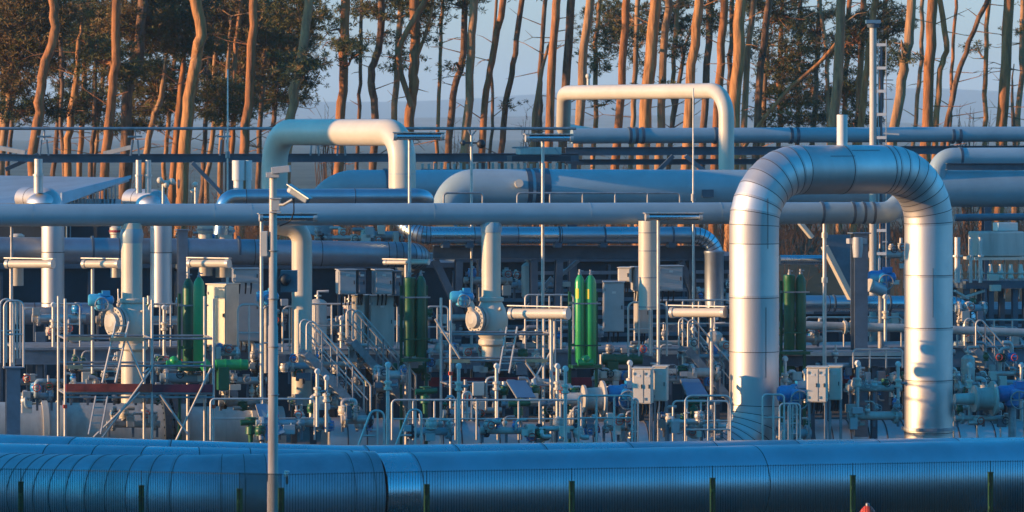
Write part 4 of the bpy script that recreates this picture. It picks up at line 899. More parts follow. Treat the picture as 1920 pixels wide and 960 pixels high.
# ---- platforms
def platform(label, x0, x1, py, Y0, depth, edge=.35, M=STRUCT2, cols=6, rail=None, deckM=GALV):
    a = hx(x0, py, Y0); b = hx(x1, py, Y0); c = (a+b)/2+AY*depth/2; Ln = (b-a).length
    t = thing('platform', label, 'platform', (c.x, c.y, 0))
    mb = MB(); mb.obox(c-UP*.03, Ln, depth, .06, ROT); mb.build('deck', deckM, t)
    for q in (0.02, depth-.02):
        mb = MB(); mb.ibeam(a+AY*q-UP*(edge/2+.08), b+AY*q-UP*(edge/2+.08), edge, .15); mb.build('edge_beam', M, t)
    for k in range(cols):
        for q in (.15, depth-.15):
            p = a.lerp(b, (k+.5)/cols)+AY*q; mb = MB(); mb.ibeam((p.x, p.y, 0), (p.x, p.y, p.z-edge-.1), .16, .16); mb.build('leg', STRUCT, t)
    return t
platform('steel platform on which the lockers and the dark green cylinders stand', 480, 840, 655, 117, 3.6, .45, cols=5)
platform('steel platform around the bright green cylinders and the brown locker', 850, 1390, 655, 117, 3.6, .45, cols=6)
platform('steel platform behind the left green cylinders', 30, 470, 650, 118, 3, .4, cols=5)
platform('steel platform crossing behind both silver loop legs', 1400, 2000, 650, 118.5, 3, .5, cols=6)
def deckboard(label, x0, x1, py, Y0, h, M):
    a = hx(x0, py, Y0); b = hx(x1, py, Y0); t = thing('toe_board', label, 'toe board', ground(a)); mb = MB(); mb.bar(a, b, .05, h); mb.build('board', M, t)
    for k in range(5):
        q = a.lerp(b, (k+.5)/5)-AY*.03; mb = MB(); mb.obox(q, .05, .04, h*1.1, ROT); mb.build('clip', GALV, t)
deckboard('long dark maroon board below the middle platform', 795, 1180, 716, 114.5, .24, MAROON)
deckboard('short maroon board under the right platform', 1440, 1690, 712, 115, .2, MAROON)
deckboard('short bright red board just right of the silver loop\'s left leg', 1462, 1530, 712, 112.8, .12, RED)
# ---- gas cylinders
def cylinder(label, px, y0, y1, w_, Y0, M, grp, flat=False, lab=True):
    b = hx(px, y1, Y0); tp = hx(px, y0, Y0); h = tp.z-b.z; r_ = m(w_/2, Y0); t = thing('gas_cylinder', label, 'gas cylinder', (b.x, b.y, b.z), grp)
    prof = [(0, r_*.9), (.04, r_), (h*.47, r_), (h*.47, r_*1.05), (h*.48, r_*1.05), (h*.48, r_), (h-.22, r_)]
    prof += [(h-.2, r_*1.05), (h-.02, r_*1.05), (h, r_*.9)] if flat else [(h-.12, r_*.86), (h-.04, r_*.55), (h, r_*.3)]
    mb = MB(); mb.lathe((b.x, b.y, b.z), UP, prof, 24); mb.build('body', M, t)
    mb = MB(); mb.lathe((b.x, b.y, b.z+h), UP, [(0, .05), (.05, .05), (.06, .03), (.14, .03)], 10); mb.obox((b.x+.05, b.y, b.z+h+.1), .1, .03, .03, ROT); mb.build('valve_neck', GALV, t)
    if lab:
        mb = MB(); z0 = h-.62; v0 = len(mb.v)
        for k in range(7):
            a = RAD(-90-55+k*7); 
            for z in (z0, z0+.26): mb.v.append(Vector((b.x+math.cos(a)*(r_+.004), b.y+math.sin(a)*(r_+.004), b.z+z)))
        for k in range(6): mb.face([2*k, 2*k+2, 2*k+3, 2*k+1], 0, True)
        mb.build('yellow_label', YELLOW, t)
G = 'tall green gas cylinders in pairs'
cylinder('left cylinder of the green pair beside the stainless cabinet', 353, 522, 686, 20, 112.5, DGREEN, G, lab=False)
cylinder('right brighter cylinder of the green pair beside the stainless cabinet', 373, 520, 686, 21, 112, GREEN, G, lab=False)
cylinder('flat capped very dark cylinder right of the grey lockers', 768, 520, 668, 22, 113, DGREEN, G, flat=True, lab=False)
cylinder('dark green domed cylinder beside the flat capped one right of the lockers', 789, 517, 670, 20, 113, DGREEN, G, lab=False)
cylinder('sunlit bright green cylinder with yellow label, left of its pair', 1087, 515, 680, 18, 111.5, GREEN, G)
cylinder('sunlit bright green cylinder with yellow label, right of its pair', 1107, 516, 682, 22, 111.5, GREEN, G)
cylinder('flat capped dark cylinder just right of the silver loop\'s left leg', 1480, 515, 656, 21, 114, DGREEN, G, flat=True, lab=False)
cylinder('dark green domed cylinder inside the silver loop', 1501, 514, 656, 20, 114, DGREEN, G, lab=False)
def gactuator(label, px0, px1, py, Y0, M, w_=20):
    a = hx(px0, py, Y0); b = hx(px1, py, Y0); t = thing('hydraulic_actuator', label, 'actuator', ground(a), 'horizontal green actuators'); r_ = m(w_/2, Y0); Ln = (b-a).length
    mb = MB(); mb.lathe(a, b-a, [(0, r_*.5), (.03, r_), (Ln*.3, r_), (Ln*.3, r_*1.1), (Ln*.34, r_*1.1), (Ln*.34, r_), (Ln*.75, r_), (Ln*.75, r_*1.12), (Ln*.79, r_*1.12), (Ln*.79, r_), (Ln-.03, r_), (Ln, r_*.5)], 20); mb.build('cylinder', M, t)
    mb = MB(); c = a.lerp(b, .25)-UP*.35; mb.obox(c, .3, .3, .6, ROT); mb.build('yoke', DGREEN, t, bevel=.02)
    mb = MB(); c = a.lerp(b, -.25); mb.lathe(c-UP*.15, UP, [(0,.1),(.1,.16),(.24,.1),(.3,.03)], 12); mb.build('gearbox', M, t)
gactuator('bright green horizontal actuator below the stainless cabinet', 402, 466, 684, 111.5, GREEN)
gactuator('dark green horizontal actuator below the dark green cylinders', 735, 800, 690, 114, DGREEN)
gactuator('dark green horizontal actuator right of the bright green cylinders', 1128, 1205, 674, 113, DGREEN)
gactuator('dark green horizontal actuator below the cylinders inside the silver loop', 1462, 1525, 668, 115, DGREEN)
for px, py, lab in ((318, 682, 'left cylinders'), (1090, 680, 'bright cylinders')):
    t = thing('green_valve', 'small green valve at the foot of the '+lab, 'valve', hx(px, py, 111)); mb = MB(); mb.ball(hx(px+8, py-6, 111), .12); mb.cyl(hx(px-6, py, 111), hx(px+22, py, 111), .09, 12); mb.build('body', GREEN, t)
# ---- cabinets
def cabinet(label, px0, px1, py0, py1, Y0, M, deep=.45, legs=0, split=None, name='cabinet', hood=True, face=None):
    a = hx(px0, py0, Y0); b = hx(px1, py1, Y0); w2 = (Vector((b.x, b.y, 0))-Vector((a.x, a.y, 0))).length; h = a.z-b.z
    c = (a+b)/2+AY*deep/2; t = thing(name, label, 'cabinet', (c.x, c.y, b.z if not legs else hx(px0, legs, Y0).z))
    Rm = Matrix.Rotation(RAD(12+(face or 0)), 3, 'Z'); X = Rm @ Vector((1,0,0)); Yv = Rm @ Vector((0,1,0))
    mb = MB(); mb.obox(c, w2, deep, h, Rm); mb.build('body', M, t, bevel=.012)
    ds = [(0, 1)] if not split else [(0, split), (split, 1)]
    for (u0, u1) in ds:
        mb = MB(); cc = c-Yv*(deep/2+.012)+X*(w2*((u0+u1)/2-.5)); mb.obox(cc, w2*(u1-u0)-.035, .022, h-.05, Rm); d_ = mb.build('door', M, t, bevel=.006)
        mb = MB(); mb.obox(cc-Yv*.03+X*(w2*(u1-u0)/2-.06), .02, .03, .1, Rm); mb.build('handle', BLACK, d_)
        if h > .5:
            for hz_ in (-.36, .36): mb = MB(); mb.obox(cc-Yv*.018-X*(w2*(u1-u0)/2-.03)+UP*h*hz_, .03, .03, .07, Rm); mb.build('hinge', GALV, d_)
            mb = MB(); mb.obox(cc-Yv*.016+UP*h*.3, .1, .008, .06, Rm); mb.build('nameplate', WHITE, d_)
    for g in (-.25, 0, .22): mb = MB(); q = c+X*w2*g-UP*h/2; mb.tube([q, q-UP*.12, q-UP*.3+AY*.1], [.03, .022, .018], 7); mb.build('cable_gland', BLACK, t)
    # side door on the sunny side
    mb = MB(); mb.obox(c-X*(w2/2+.01), .018, deep-.06, h-.06, Rm); mb.build('side_panel', M, t)
    if hood: mb = MB(); mb.obox(c+UP*(h/2+.015), w2+.06, deep+.08, .025, Rm); mb.build('rain_hood', M, t)
    if legs:
        lz = hx(px0, legs, Y0).z
        for sx in (-.42, .42):
            for sy in (-.35, .35):
                p = c+X*w2*sx+Yv*deep*sy; mb = MB(); mb.bar((p.x, p.y, lz), (p.x, p.y, b.z), .04, .04); mb.build('leg', GALV, t)
    return t, c
cabinet('tall sunlit stainless cabinet right of the left green cylinders', 402, 442, 534, 648, 113.2, STAIN, .7, face=-38)
cabinet('brownish tall locker right of the stainless cabinet', 444, 486, 512, 640, 115, CABG, .5)
cabinet('small grey box on top of the locker beside the mast', 440, 486, 505, 530, 114, CABG, .4)
cabinet('left grey switch box above the lockers', 636, 668, 507, 552, 115, CABG, .5)
cabinet('narrow dark grey box between the two grey switch boxes', 672, 686, 507, 552, 115, STRUCT2, .5)
cabinet('right grey switch box above the lockers', 704, 736, 507, 552, 115, CABG, .5)
cabinet('dull grey box touching the dark green cylinders', 740, 753, 510, 555, 115, STRUCT2, .5)
cabinet('tall sunlit locker left of the two grey lockers', 668, 692, 555, 645, 115.6, BEIGE2, .55, face=-25)
cabinet('tall cream locker between the lockers and dark cylinders', 700, 742, 556, 650, 115.4, BEIGE2, .55, face=-12)
cabinet('tall brown steel locker right of the bright green cylinders', 1137, 1174, 530, 622, 113.6, CABG, .6, face=-12)
cabinet('cream switch box in front of the banded riser', 1166, 1188, 503, 528, 114, CAB, .5, face=-22)
cabinet('blue grey switch box under the cream one at the banded riser', 1190, 1211, 502, 545, 114.2, CABG, .4)
cabinet('grey switch box with label left of the elbow duct', 1236, 1280, 500, 545, 114, CABG, .5)
cabinet('tall brown box under the blue grey switch box', 1196, 1218, 548, 625, 114.5, BEIGE2, .4)
cabinet('left cream cabinet of the pair on a pipe stand before the silver loop', 1194, 1228, 692, 757, 107, CAB, .55, legs=835, face=-20, split=.6)
cabinet('right narrower cabinet of the pair on a pipe stand before the silver loop', 1232, 1256, 688, 752, 107.6, CAB, .5, legs=835, face=-20)
cabinet('left cream cabinet on a pipe stand inside the silver loop', 1521, 1556, 690, 754, 107, CAB, .55, legs=835, face=-20, split=.6)
cabinet('right narrow cabinet on a pipe stand inside the silver loop', 1560, 1583, 688, 750, 107.6, CAB, .5, legs=835, face=-20)
# ---- blue actuators
def bluevalve(label, px, py, Y0, M, s=1.0, pipe=True):
    c = hx(px, py, Y0); t = thing('actuated_valve', label, 'valve', ground(c), 'blue actuated valves')
    actuator(t, c, s, M)
    if pipe:
        mb = MB(); e = c-AX*.35*s-UP*.12; mb.lathe(e, -AX, [(0,.24*s),(.03,.34*s),(.09,.34*s),(.1,.22*s),(.5,.20*s),(.52,.26*s),(.58,.26*s),(.6,.12*s),(1.1,.10*s)], 22); mb.build('pipe_neck', BEIGE2, t)
    mb = MB(); mb.tube([c-UP*.2*s, Vector((c.x, c.y, max(0, c.z-2)))], .08*s, 10); mb.build('stem', GALV, t)
bluevalve('deep blue actuator with cream neck left of the paired cream cabinets', 1168, 738, 107.8, BLUE, 1.35)
bluevalve('deep blue actuator just right of the silver loop\'s left leg', 1488, 738, 107.8, BLUE, 1.35, False)
bluevalve('deep blue actuator with lit cream neck at the right picture edge', 1898, 738, 108.5, BLUE, 1.35)
bluevalve('light blue actuator half hidden behind the camera mast', 500, 556, 113, LBLUE, .9, False)
bluevalve('blue motor actuator beside the ladder mast below the silver loop', 1652, 520, 118, BLUE, 1.2, False)
t = thing('round_motor', 'grey drum motor tilted beside the blue actuator inside the loop', 'motor', ground(hx(1640, 535, 117.5)))
mb = MB(); mb.tube([hx(1630, 535, 117.3), hx(1655, 545, 117.6)], .17, 18); mb.build('drum', GREYP, t); mb = MB(); mb.flange(hx(1630, 535, 117.3), hx(1655,545,117.6)-hx(1630,535,117.3), .19, .05, 18); mb.build('end_ring', BEIGE2, t)
# ---- tilted blue hood plates
def plate(label, q, Y0):
    pts = [hx(px, py, Y0+dy) for px, py, dy in q]; c = sum(pts, Vector())/4; t = thing('rain_shield', label, 'rain shield', (c.x, c.y, 0.0))
    quadslab('plate', pts, PLATE, t, .02)
    mb = MB(); b = (pts[0]+pts[3])/2; mb.bar((c.x, c.y+.05, c.z-.02), (c.x, c.y+.05, max(c.z-1.3, 0)), .05, .05); mb.build('post', GALV, t)
    mb = MB(); mb.bar(pts[0]-AY*.0-UP*.03, pts[3]-UP*.03, .03, .03); mb.build('edge', GALV, t)
plate('tilted blue plate shield left of the bright green cylinders', [(970, 745, -.3), (1005, 745, -.3), (985, 713, .3), (950, 713, .3)], 108)
plate('tilted blue plate shield before the silver loop', [(1290, 743, -.3), (1330, 743, -.3), (1310, 710, .3), (1276, 710, .3)], 108)
plate('dark blue slanted shield behind the camera mast foot', [(500, 825, -.3), (535, 810, -.3), (500, 757, .3), (480, 757, .3)], 107)
# ---- green small machine
for (px, py, lab) in ((470, 800, 'green hand pump low between flange and mast'), (972, 765, 'small green valve below the first tilted plate'), (1300, 762, 'small green valve below the tilted plate before the silver loop'), (797, 742, 'tiny green valve right of the stairs')):
    c = hx(px, py, 107.5); t = thing('green_valve', lab, 'valve', ground(c)); mb = MB(); mb.lathe(c-UP*.2, UP, [(-.25,.05),(0,.07),(.02,.13),(.2,.12),(.22,.06),(.38,.06)], 14); mb.cyl(c-AX*.25+UP*.1, c+AX*.3+UP*.12, .075, 12); mb.build('body', DGREEN, t)
    mb = MB(); mb.torus(c+UP*.22, UP, .13, .014); mb.bar(c+UP*.22-AX*.12, c+UP*.22+AX*.12, .02, .02); mb.build('handwheel', DGREEN, t)
# ---- scaffold at the left
def tube_(p, q, r_=.028): mb = MB(); mb.tube([p, q], r_, 8); return mb
def scaffold(label, xs, ytop, ybot, levels, Y0, depth, ladders, boards, diag, hookM=RED, toe=None, decks=()):
    c = hx(sum(xs)/len(xs), ybot, Y0); t = thing('scaffold', label, 'scaffold', (c.x, c.y, 0))
    for row in (0, 1):
        off = AY*depth*row
        for k, px in enumerate(xs):
            a = hx(px, ytop if isinstance(ytop, int) else ytop[k], Y0)+off
            tube_(Vector((a.x, a.y, 0)), a, .036).build('standard', GALVB, t)
        for py in levels:
            tube_(hx(xs[0], py, Y0)+off-UP*.0, hx(xs[-1], py, Y0)+off).build('ledger', GALV, t)
    for px in xs:
        for py in levels[::2]: tube_(hx(px, py, Y0), hx(px, py, Y0)+AY*depth).build('transom', GALV, t)
    for (a, b) in diag: tube_(hx(*a, Y0)-AY*.05, hx(*b, Y0)-AY*.05, .03).build('diagonal_brace', GALVB, t)
    if toe:
        for (x0, x1, py, M) in toe:
            mb = MB(); mb.bar(hx(x0, py, Y0)-AY*.04, hx(x1, py, Y0)-AY*.04, .03, .2); mb.build('toe_board', M, t)
            mb = MB(); q = hx((x0+x1)/2, py+9, Y0)+AY*depth/2; mb.obox(q, (hx(x1,py,Y0)-hx(x0,py,Y0)).length, depth, .04, ROT); mb.build('deck', WOOD, t)
    for (x0, x1, py) in decks: mb = MB(); mb.bar(hx(x0, py, Y0)-AY*.06, hx(x1, py, Y0)-AY*.06, .05, .09); mb.build('guard_board', WOOD, t)
    for px in (xs[0], xs[-1]): mb = MB(); q = hx(px, levels[-2]+24, Y0); mb.obox(q, .1, .1, .09, ROT); mb.build('clip', RED, t)
    return t
scaffold('red boarded scaffold tower around the left beige riser', [122, 285, 400], [560, 562, 560], 830, [635, 686, 738, 745], 109.5, 1.6, None, None,
   [((190, 822), (285, 690)), ((280, 690), (268, 700)), ((330, 825), (395, 690)), ((238, 640), (268, 712)), ((300, 740), (352, 815)), ((175, 820), (262, 735))],
   toe=[(124, 285, 727, RED), (286, 398, 728, MAROON)], decks=[(125, 172, 635), (205, 270, 636), (125, 155, 688)])
scaffold('smaller scaffold around the middle beige riser', [845, 1040], [562, 590], 830, [627, 676, 722], 109.5, 1.3, None, None,
   [((985, 680), (1010, 715)), ((1035, 655), (995, 720)), ((815, 598), (862, 672))], toe=None, decks=[(985, 1025, 676), (845, 880, 677)])
def ladder(label, p0, p1, Y0, wpx=22, rungs=9):
    a = hx(*p0, Y0); b = hx(*p1, Y0)+AY*.5; w2 = AX*m(wpx, Y0); t = thing('ladder', label, 'ladder', a)
    for o_ in (Vector(), w2): mb = MB(); mb.bar(a+o_, b+o_, .03, .06); mb.build('side_rail', GALVB, t)
    for k in range(rungs):
        q = a.lerp(b, (k+.5)/rungs); mb = MB(); mb.bar(q, q+w2, .03, .03); mb.build('rung', GALVB, t)
ladder('upper aluminium ladder inside the red boarded scaffold', (192, 718), (222, 605), 109.2, 24, 8)
ladder('lower aluminium ladder below the red boards', (166, 815), (184, 745), 109, 22, 5)
ladder('aluminium ladder in the scaffold of the middle riser', (935, 700), (958, 615), 109.2, 20, 7)
ladder('steep ladder standing behind the scaffold\'s right standard', (412, 740), (420, 655), 113, 18, 6)
# ---- stairs
def stairs(label, x0, y0, x1, y1, Y0, nst=10, wd=1.0):
    a = hx(x0, y0, Y0); b = hx(x1, y1, Y0); t = thing('steel_stairs', label, 'stairs', (b.x, b.y, 0))
    for o_ in (0, wd):
        mb = MB(); mb.bar(a+AY*o_, b+AY*o_, .04, .2); mb.build('stringer', GALV, t)
        hr = UP*1.0
        mb = MB(); mb.tube(fillet([a+AY*o_+UP*.05, a+AY*o_+hr, b+AY*o_+hr+(b-a).normalized()*.1, b+AY*o_+UP*.1+(b-a).normalized()*.1], .12, 4), .026, 8); mb.build('handrail', GALVB, t)
        mb = MB(); mb.tube([a+AY*o_+hr*.55, b+AY*o_+hr*.55], .018, 6); mb.build('mid_rail', GALVB, t)
        for u in (.25, .5, .75): q = a.lerp(b, u)+AY*o_; mb = MB(); mb.tube([q, q+hr], .024, 6); mb.build('baluster', GALV, t)
    for k in range(nst):
        q = a.lerp(b, (k+.5)/nst)+AY*wd/2; mb = MB(); mb.obox(q, .24, wd, .035, ROT); mb.build('tread', GALV, t)
stairs('steel stairs sloping down right, the left of the two flights', 575, 662, 690, 790, 110.5, 11)
stairs('steel stairs sloping down right, the right of the two flights', 662, 640, 775, 770, 113.5, 11)
stairs('faint steel stairs behind the lamp beam left of the silver loop', 1290, 655, 1370, 750, 115, 9)
stairs('steel stairs behind the right edge machinery', 1830, 655, 1900, 735, 116, 8)
# ---- railings
def railing(label, x0, x1, ytop, ybot, Y0, n_, mids=1, M=GALVB, r_=.028, group='galvanised railings'):
    a = hx(x0, ytop, Y0); b = hx(x1, ytop, Y0); a0 = hx(x0, ybot, Y0); h = a.z-a0.z; t = thing('railing', label, 'railing', a0, group)
    mb = MB(); mb.tube(fillet([a-UP*h, a, b, b-UP*h], .1, 4), r_, 8); mb.build('top_rail', M, t)
    for k in range(mids): dz = UP*h*(k+1)/(mids+1)*.95; mb = MB(); mb.tube([a-dz, b-dz], r_*.8, 6); mb.build('mid_rail', M, t)
    for k in range(1, n_): q = a.lerp(b, k/n_); mb = MB(); mb.tube([q-UP*h, q], r_, 8); mb.build('post', M, t)
RL = [(560, 745, 570, 655, 116.9, 6), (800, 840, 575, 655, 116.9, 2), (985, 1075, 553, 655, 116.9, 4), (1190, 1370, 563, 655, 116.9, 6), (735, 1090, 750, 825, 106, 9), (1085, 1185, 742, 830, 105, 3), (280, 340, 570, 650, 117.5, 3),
      (100, 150, 570, 650, 117.5, 2), (395, 590, 748, 825, 107.5, 2), (1262, 1366, 752, 830, 107, 4), (1600, 1692, 655, 690, 113, 3), (1462, 1500, 757, 835, 106, 2), (1700, 1920, 750, 830, 112, 5), (1830, 1990, 470, 560, 121, 6), (1510, 1690, 595, 650, 118.3, 5), (1795, 2000, 600, 650, 118.3, 6), (1430, 1470, 740, 830, 105.5, 2)]
for q in RL: railing(where('galvanised railing %s' % ('high up' if q[2] < 700 else 'low down'), (q[0]+q[1])/2), *q)
railing('low railing with dark rails on the header pipe left of the silver loop', 970, 1275, 362, 388, 119, 5, 0, GALV, .03)
railing('short railing beside the header dome', 832, 905, 362, 388, 119, 1, 0, GALV, .03)
# hoop gates
def hoop(label, x0, x1, y0, y1, Y0, mid=True, M=GALVB, r_=.028, lean=0):
    a = hx(x0+lean, y0, Y0); b = hx(x1, y0, Y0); a1 = hx(x0, y1, Y0); b1 = Vector((b.x, b.y, a1.z)); t = thing('hoop_guard', label, 'guard rail', a1, 'hoop shaped guard rails')
    mb = MB(); mb.tube(fillet([a1, a, b, b1], .16, 6), r_, 8); mb.build('hoop', M, t)
    if mid: mb = MB(); q = (a+b)/2; mb.tube([Vector((q.x, q.y, a1.z)), q], r_*.85, 8); mb.build('centre_bar', M, t)
    mb = MB(); z = a1.lerp(a, .28 if y1-y0 < 100 else .5); mb.tube([z, z+(b-a)], r_*.85, 6); mb.build('cross_bar', M, t)
for (x0, x1, y0, y1, Y0, ln) in ((446, 488, 571, 678, 112.5, 0), (492, 516, 574, 670, 112.8, 0), (530, 556, 575, 660, 115, 0), (1178, 1218, 567, 668, 112.5, 0), (1222, 1250, 570, 668, 114, 0), (0, 24, 561, 680, 109, 0), (8, 44, 564, 690, 108.5, 0), (26, 38, 566, 672, 110, 0),
    (672, 720, 770, 835, 103, 24), (742, 790, 768, 835, 103, 26), (1285, 1370, 742, 830, 106, 0), (1185, 1196, 748, 833, 106, 0), (1478, 1494, 757, 835, 106, 0), (868, 884, 735, 790, 107, 0)):
    hoop(where('galvanised hoop guard rail', (x0+x1)/2), x0, x1, y0, y1, Y0, lean=ln)
# ---- instrument posts
def inst(label, px, y0, y1, Y0, kind=0):
    a = hx(px, y0, Y0); b = hx(px, y1, Y0); t = thing('instrument_post', label, 'instrument', Vector((a.x, a.y, b.z if y1 < 820 else 0)), 'instrument posts with white heads')
    mb = MB(); mb.tube([Vector((a.x, a.y, b.z if y1 < 820 else 0)), a], .045, 10); mb.build('pipe', GALVB, t)
    mb = MB(); mb.ball(a+UP*.05, .075); mb.cyl(a-AY*.10+UP*.04, a+AY*.08+UP*.04, .06, 12); mb.build('transmitter_head', WHITE, t)
    mb = MB(); c = a-UP*.45; mb.lathe(c-UP*.12, UP, [(0,.05),(.02,.1),(.07,.1),(.08,.065),(.16,.065),(.17,.1),(.22,.1),(.24,.05)], 12); mb.build('valve_block', BEIGE, t)
    if kind: mb = MB(); mb.cyl(c-AX*.02, c+AX*.22, .035, 8); mb.torus(c+AX*.22, AX, .07, .01, 10); mb.build('handwheel', GALV, t)
for i_, (px, y0, y1, Y0) in enumerate([(1060, 695, 828, 104.5), (1181, 684, 745, 108.5), (1045, 690, 790, 108), (860, 690, 820, 104.6), (931, 690, 800, 107), (727, 688, 830, 103.8), (1608, 684, 790, 108), (1684, 686, 775, 108.5), (1472, 676, 745, 109), (1818, 688, 785, 109), (1915, 688, 790, 110), (595, 700, 800, 106.5), (612, 712, 810, 107.5), (945, 620, 665, 114), (1300, 620, 655, 116), (308, 580, 680, 114.8), (100, 575, 650, 115.5), (640, 600, 652, 118), (1660, 560, 640, 116), (1510, 700, 755, 110)]):
    inst(where('%s instrument post with white head' % ('tall' if y1-y0 > 80 else 'short'), px), px, y0, y1, Y0, i_ % 2)

# ---- small process pipework filling the plant: each manifold a thing
def manifold(label, x0, x1, yt, yb, Y0, seed, M, nv=4):
    R_ = random.Random(seed); a = hx(x0, yt, Y0); b = hx(x1, yb, Y0); t = thing('pipe_manifold', label, 'pipework', (((a+b)/2).x, ((a+b)/2).y, max(0, b.z)), 'small pipe manifolds')
    H = m(yb-yt, Y0); Wd = m(x1-x0, Y0)
    def pt(u, v, d=0): q = hx(x0+(x1-x0)*u, yt+(yb-yt)*v, Y0)+AY*d; return q
    v0 = R_.uniform(.3, .8); rr = R_.uniform(.05, .13)
    mb = MB(); mb.tube([pt(0, v0), pt(1, v0)], rr, 14); mb.build('header_pipe', M, t)
    for u in (.12, .88): mb = MB(); mb.flange(pt(u, v0), AX, rr*1.9, .06, 16, 0, 8); mb.build('flange', R_.choice((GALVB, M, DARK)), t)
    for k in range(nv):
        u = (k+R_.uniform(.2, .8))/nv; v1 = R_.uniform(0, .25) if R_.random() < .7 else R_.uniform(.8, 1); r2 = R_.uniform(.02, .07)
        d = R_.uniform(-.3, .3); mb = MB(); p1 = pt(u, v1, d)
        if R_.random() < .5: mb.tube(fillet([pt(u, v0), pt(u, v0, d)+UP*.001, p1, p1+AX*R_.choice((-1, 1))*Wd*.2], .12, 4), r2, 8)
        else: mb.tube([pt(u, v0), p1], r2, 8)
        mb.build('branch_pipe', R_.choice((GALVB, GALV, M)), t)
        c = pt(u, v0).lerp(p1, R_.uniform(.4, .7)); mb = MB(); mb.ball(c, r2*2.0+.02); mb.flange(c+UP*.1, UP, r2*2.1, .03, 12); mb.flange(c-UP*.1, UP, r2*2.1, .03, 12)
        v_ = mb.build('valve', R_.choice((BEIGE, GALVB, GALV, DGREEN, BLUE, BEIGE2)), t)
        if R_.random() < .6: mb = MB(); h = c-AY*(r2*2+.12); mb.torus(h, AY, .09, .012, 12); mb.bar(h-AX*.08, h+AX*.08, .015, .015); mb.cyl(c, h, .012, 6); mb.build('handwheel', R_.choice((GALV, RED, DARK)), v_)
    for k in range(2):
        c = pt(R_.random(), R_.uniform(.2, .9), -.15); mb = MB(); mb.obox(c, R_.uniform(.12, .3), .14, R_.uniform(.12, .35), ROT); mb.build('junction_box', R_.choice((CAB, CABG, STRUCT2, BEIGE2)), t, bevel=.008)
    for u in (.05, .5, .95):
        p0 = pt(u, v0, .05); p1 = pt(u, 1, .05); mb = MB(); mb.bar(p0, p1, .06, .06); mb.build('support_leg', STRUCT2, t)
MF = [(20,120,690,760,115),(130,230,650,720,114.6),(290,340,660,740,114.6),(410,500,700,770,113.5),(470,560,640,700,115),(540,640,690,770,113),(600,665,555,640,119.5),(640,740,700,770,114.6),(745,850,660,740,114),(800,900,560,640,119.8),(850,940,700,790,109),
 (940,1040,700,780,109),(950,1060,600,690,118),(1050,1150,720,800,108.6),(1130,1240,640,700,115.2),(1210,1290,590,660,118.2),(1240,1360,750,820,108),(1270,1370,630,720,116),(1300,1372,500,570,122),(1460,1530,560,640,120),(1530,1610,640,720,114.2),(1590,1690,700,780,109.6),(1620,1700,560,640,121),(1600,1690,640,700,115.5),
 (1790,1880,700,780,110.5),(1840,1930,640,720,115),(1790,1930,600,680,119),(330,430,430,500,124),(590,700,425,452,126),(690,760,420,455,126),(430,540,540,620,119.6),(60,160,560,640,119),(480,570,760,825,107),(900,1000,780,830,105.5),(1000,1090,775,828,105.5),(760,850,775,828,105.5),(200,300,760,820,113.5),(1700,1790,640,700,117),
 (560,660,590,650,121),(700,800,590,650,120.5),(1040,1130,560,640,120.5),(1380,1450,660,740,115.5),(180,260,540,640,121.5),(270,350,540,620,121)]
for k, (x0, x1, y0, y1, Y0) in enumerate(MF):
    adj = ('upper' if y1 < 560 else 'mid-height' if y1 < 700 else 'low')
    manifold(where('%s %s pipework with small valves' % (adj, ('cream', 'silver', 'grey')[k%3]), (x0+x1)/2), x0, x1, y0, y1, Y0, 100+k, (BEIGE2, GALVB, GREYP)[k%3], 5 if x1-x0 > 80 else 3)
# ---- left edge steel
t = frame_post('blue steel column at the far left below the hoop guards', 24, 690, 860, 108, .34, STRUCT2)
t = frame_post('dark narrow column rising behind the left green cylinders', 342, 432, 700, 117, .26, STRUCT2)
t = frame_post('thin dark post between the left edge lamp and the first vent', 22, 425, 700, 113.4, .08, GALV, ib=False)
# ---- right edge equipment
t = thing('transformer_unit', 'cream transformer like unit with insulator stubs on a platform at the right edge', 'electrical unit', hx(1868, 505, 121))
mb = MB(); mb.obox(hx(1868, 457, 121), m(95, 121), .9, m(48, 121), ROT); mb.build('tank', BEIGE2, t, bevel=.05)
mb = MB(); mb.obox(hx(1885, 425, 121), m(40, 121), .5, m(16, 121), ROT); mb.build('top_box', WHITE, t, bevel=.02)
mb = MB(); mb.obox(hx(1868, 484, 121), m(110, 121), 1.05, .08, ROT); mb.build('rim', BEIGE, t)
for k in range(7):
    q = hx(1800+k*19, 515, 120.2); mb = MB(); mb.lathe(q, UP, [(-.15,.06),(-.1,.1),(0,.07),(.05,.1),(.15,.07),(.3,.05)], 10); mb.build('insulator', BEIGE, t)
for px, py in ((1862, 520), (1866, 540)): mb = MB(); mb.obox(hx(px, py, 119.8), .3, .2, .18, ROT); mb.build('terminal_box', BEIGE, t, bevel=.01)
t = thing('steel_table', 'dark steel table frame carrying the transformer at the right edge', 'support frame', ground(hx(1860, 560, 121)))
mb = MB(); mb.obox(hx(1865, 532, 121), m(150, 121), 1.6, .22, ROT); mb.build('top', STRUCT, t)
for px in (1800, 1845, 1890, 1935):
    for d in (-.6, .6): q = hx(px, 540, 121)+AY*d; mb = MB(); mb.ibeam((q.x, q.y, 0), q, .16, .16); mb.build('leg', STRUCT, t)
mb = MB(); mb.bar(hx(1800, 560, 120.2), hx(1845, 545, 120.2), .2, .06); mb.bar(hx(1790, 545, 120), hx(1815, 560, 120), .2, .06); mb.build('bracket', BEIGE2, t)
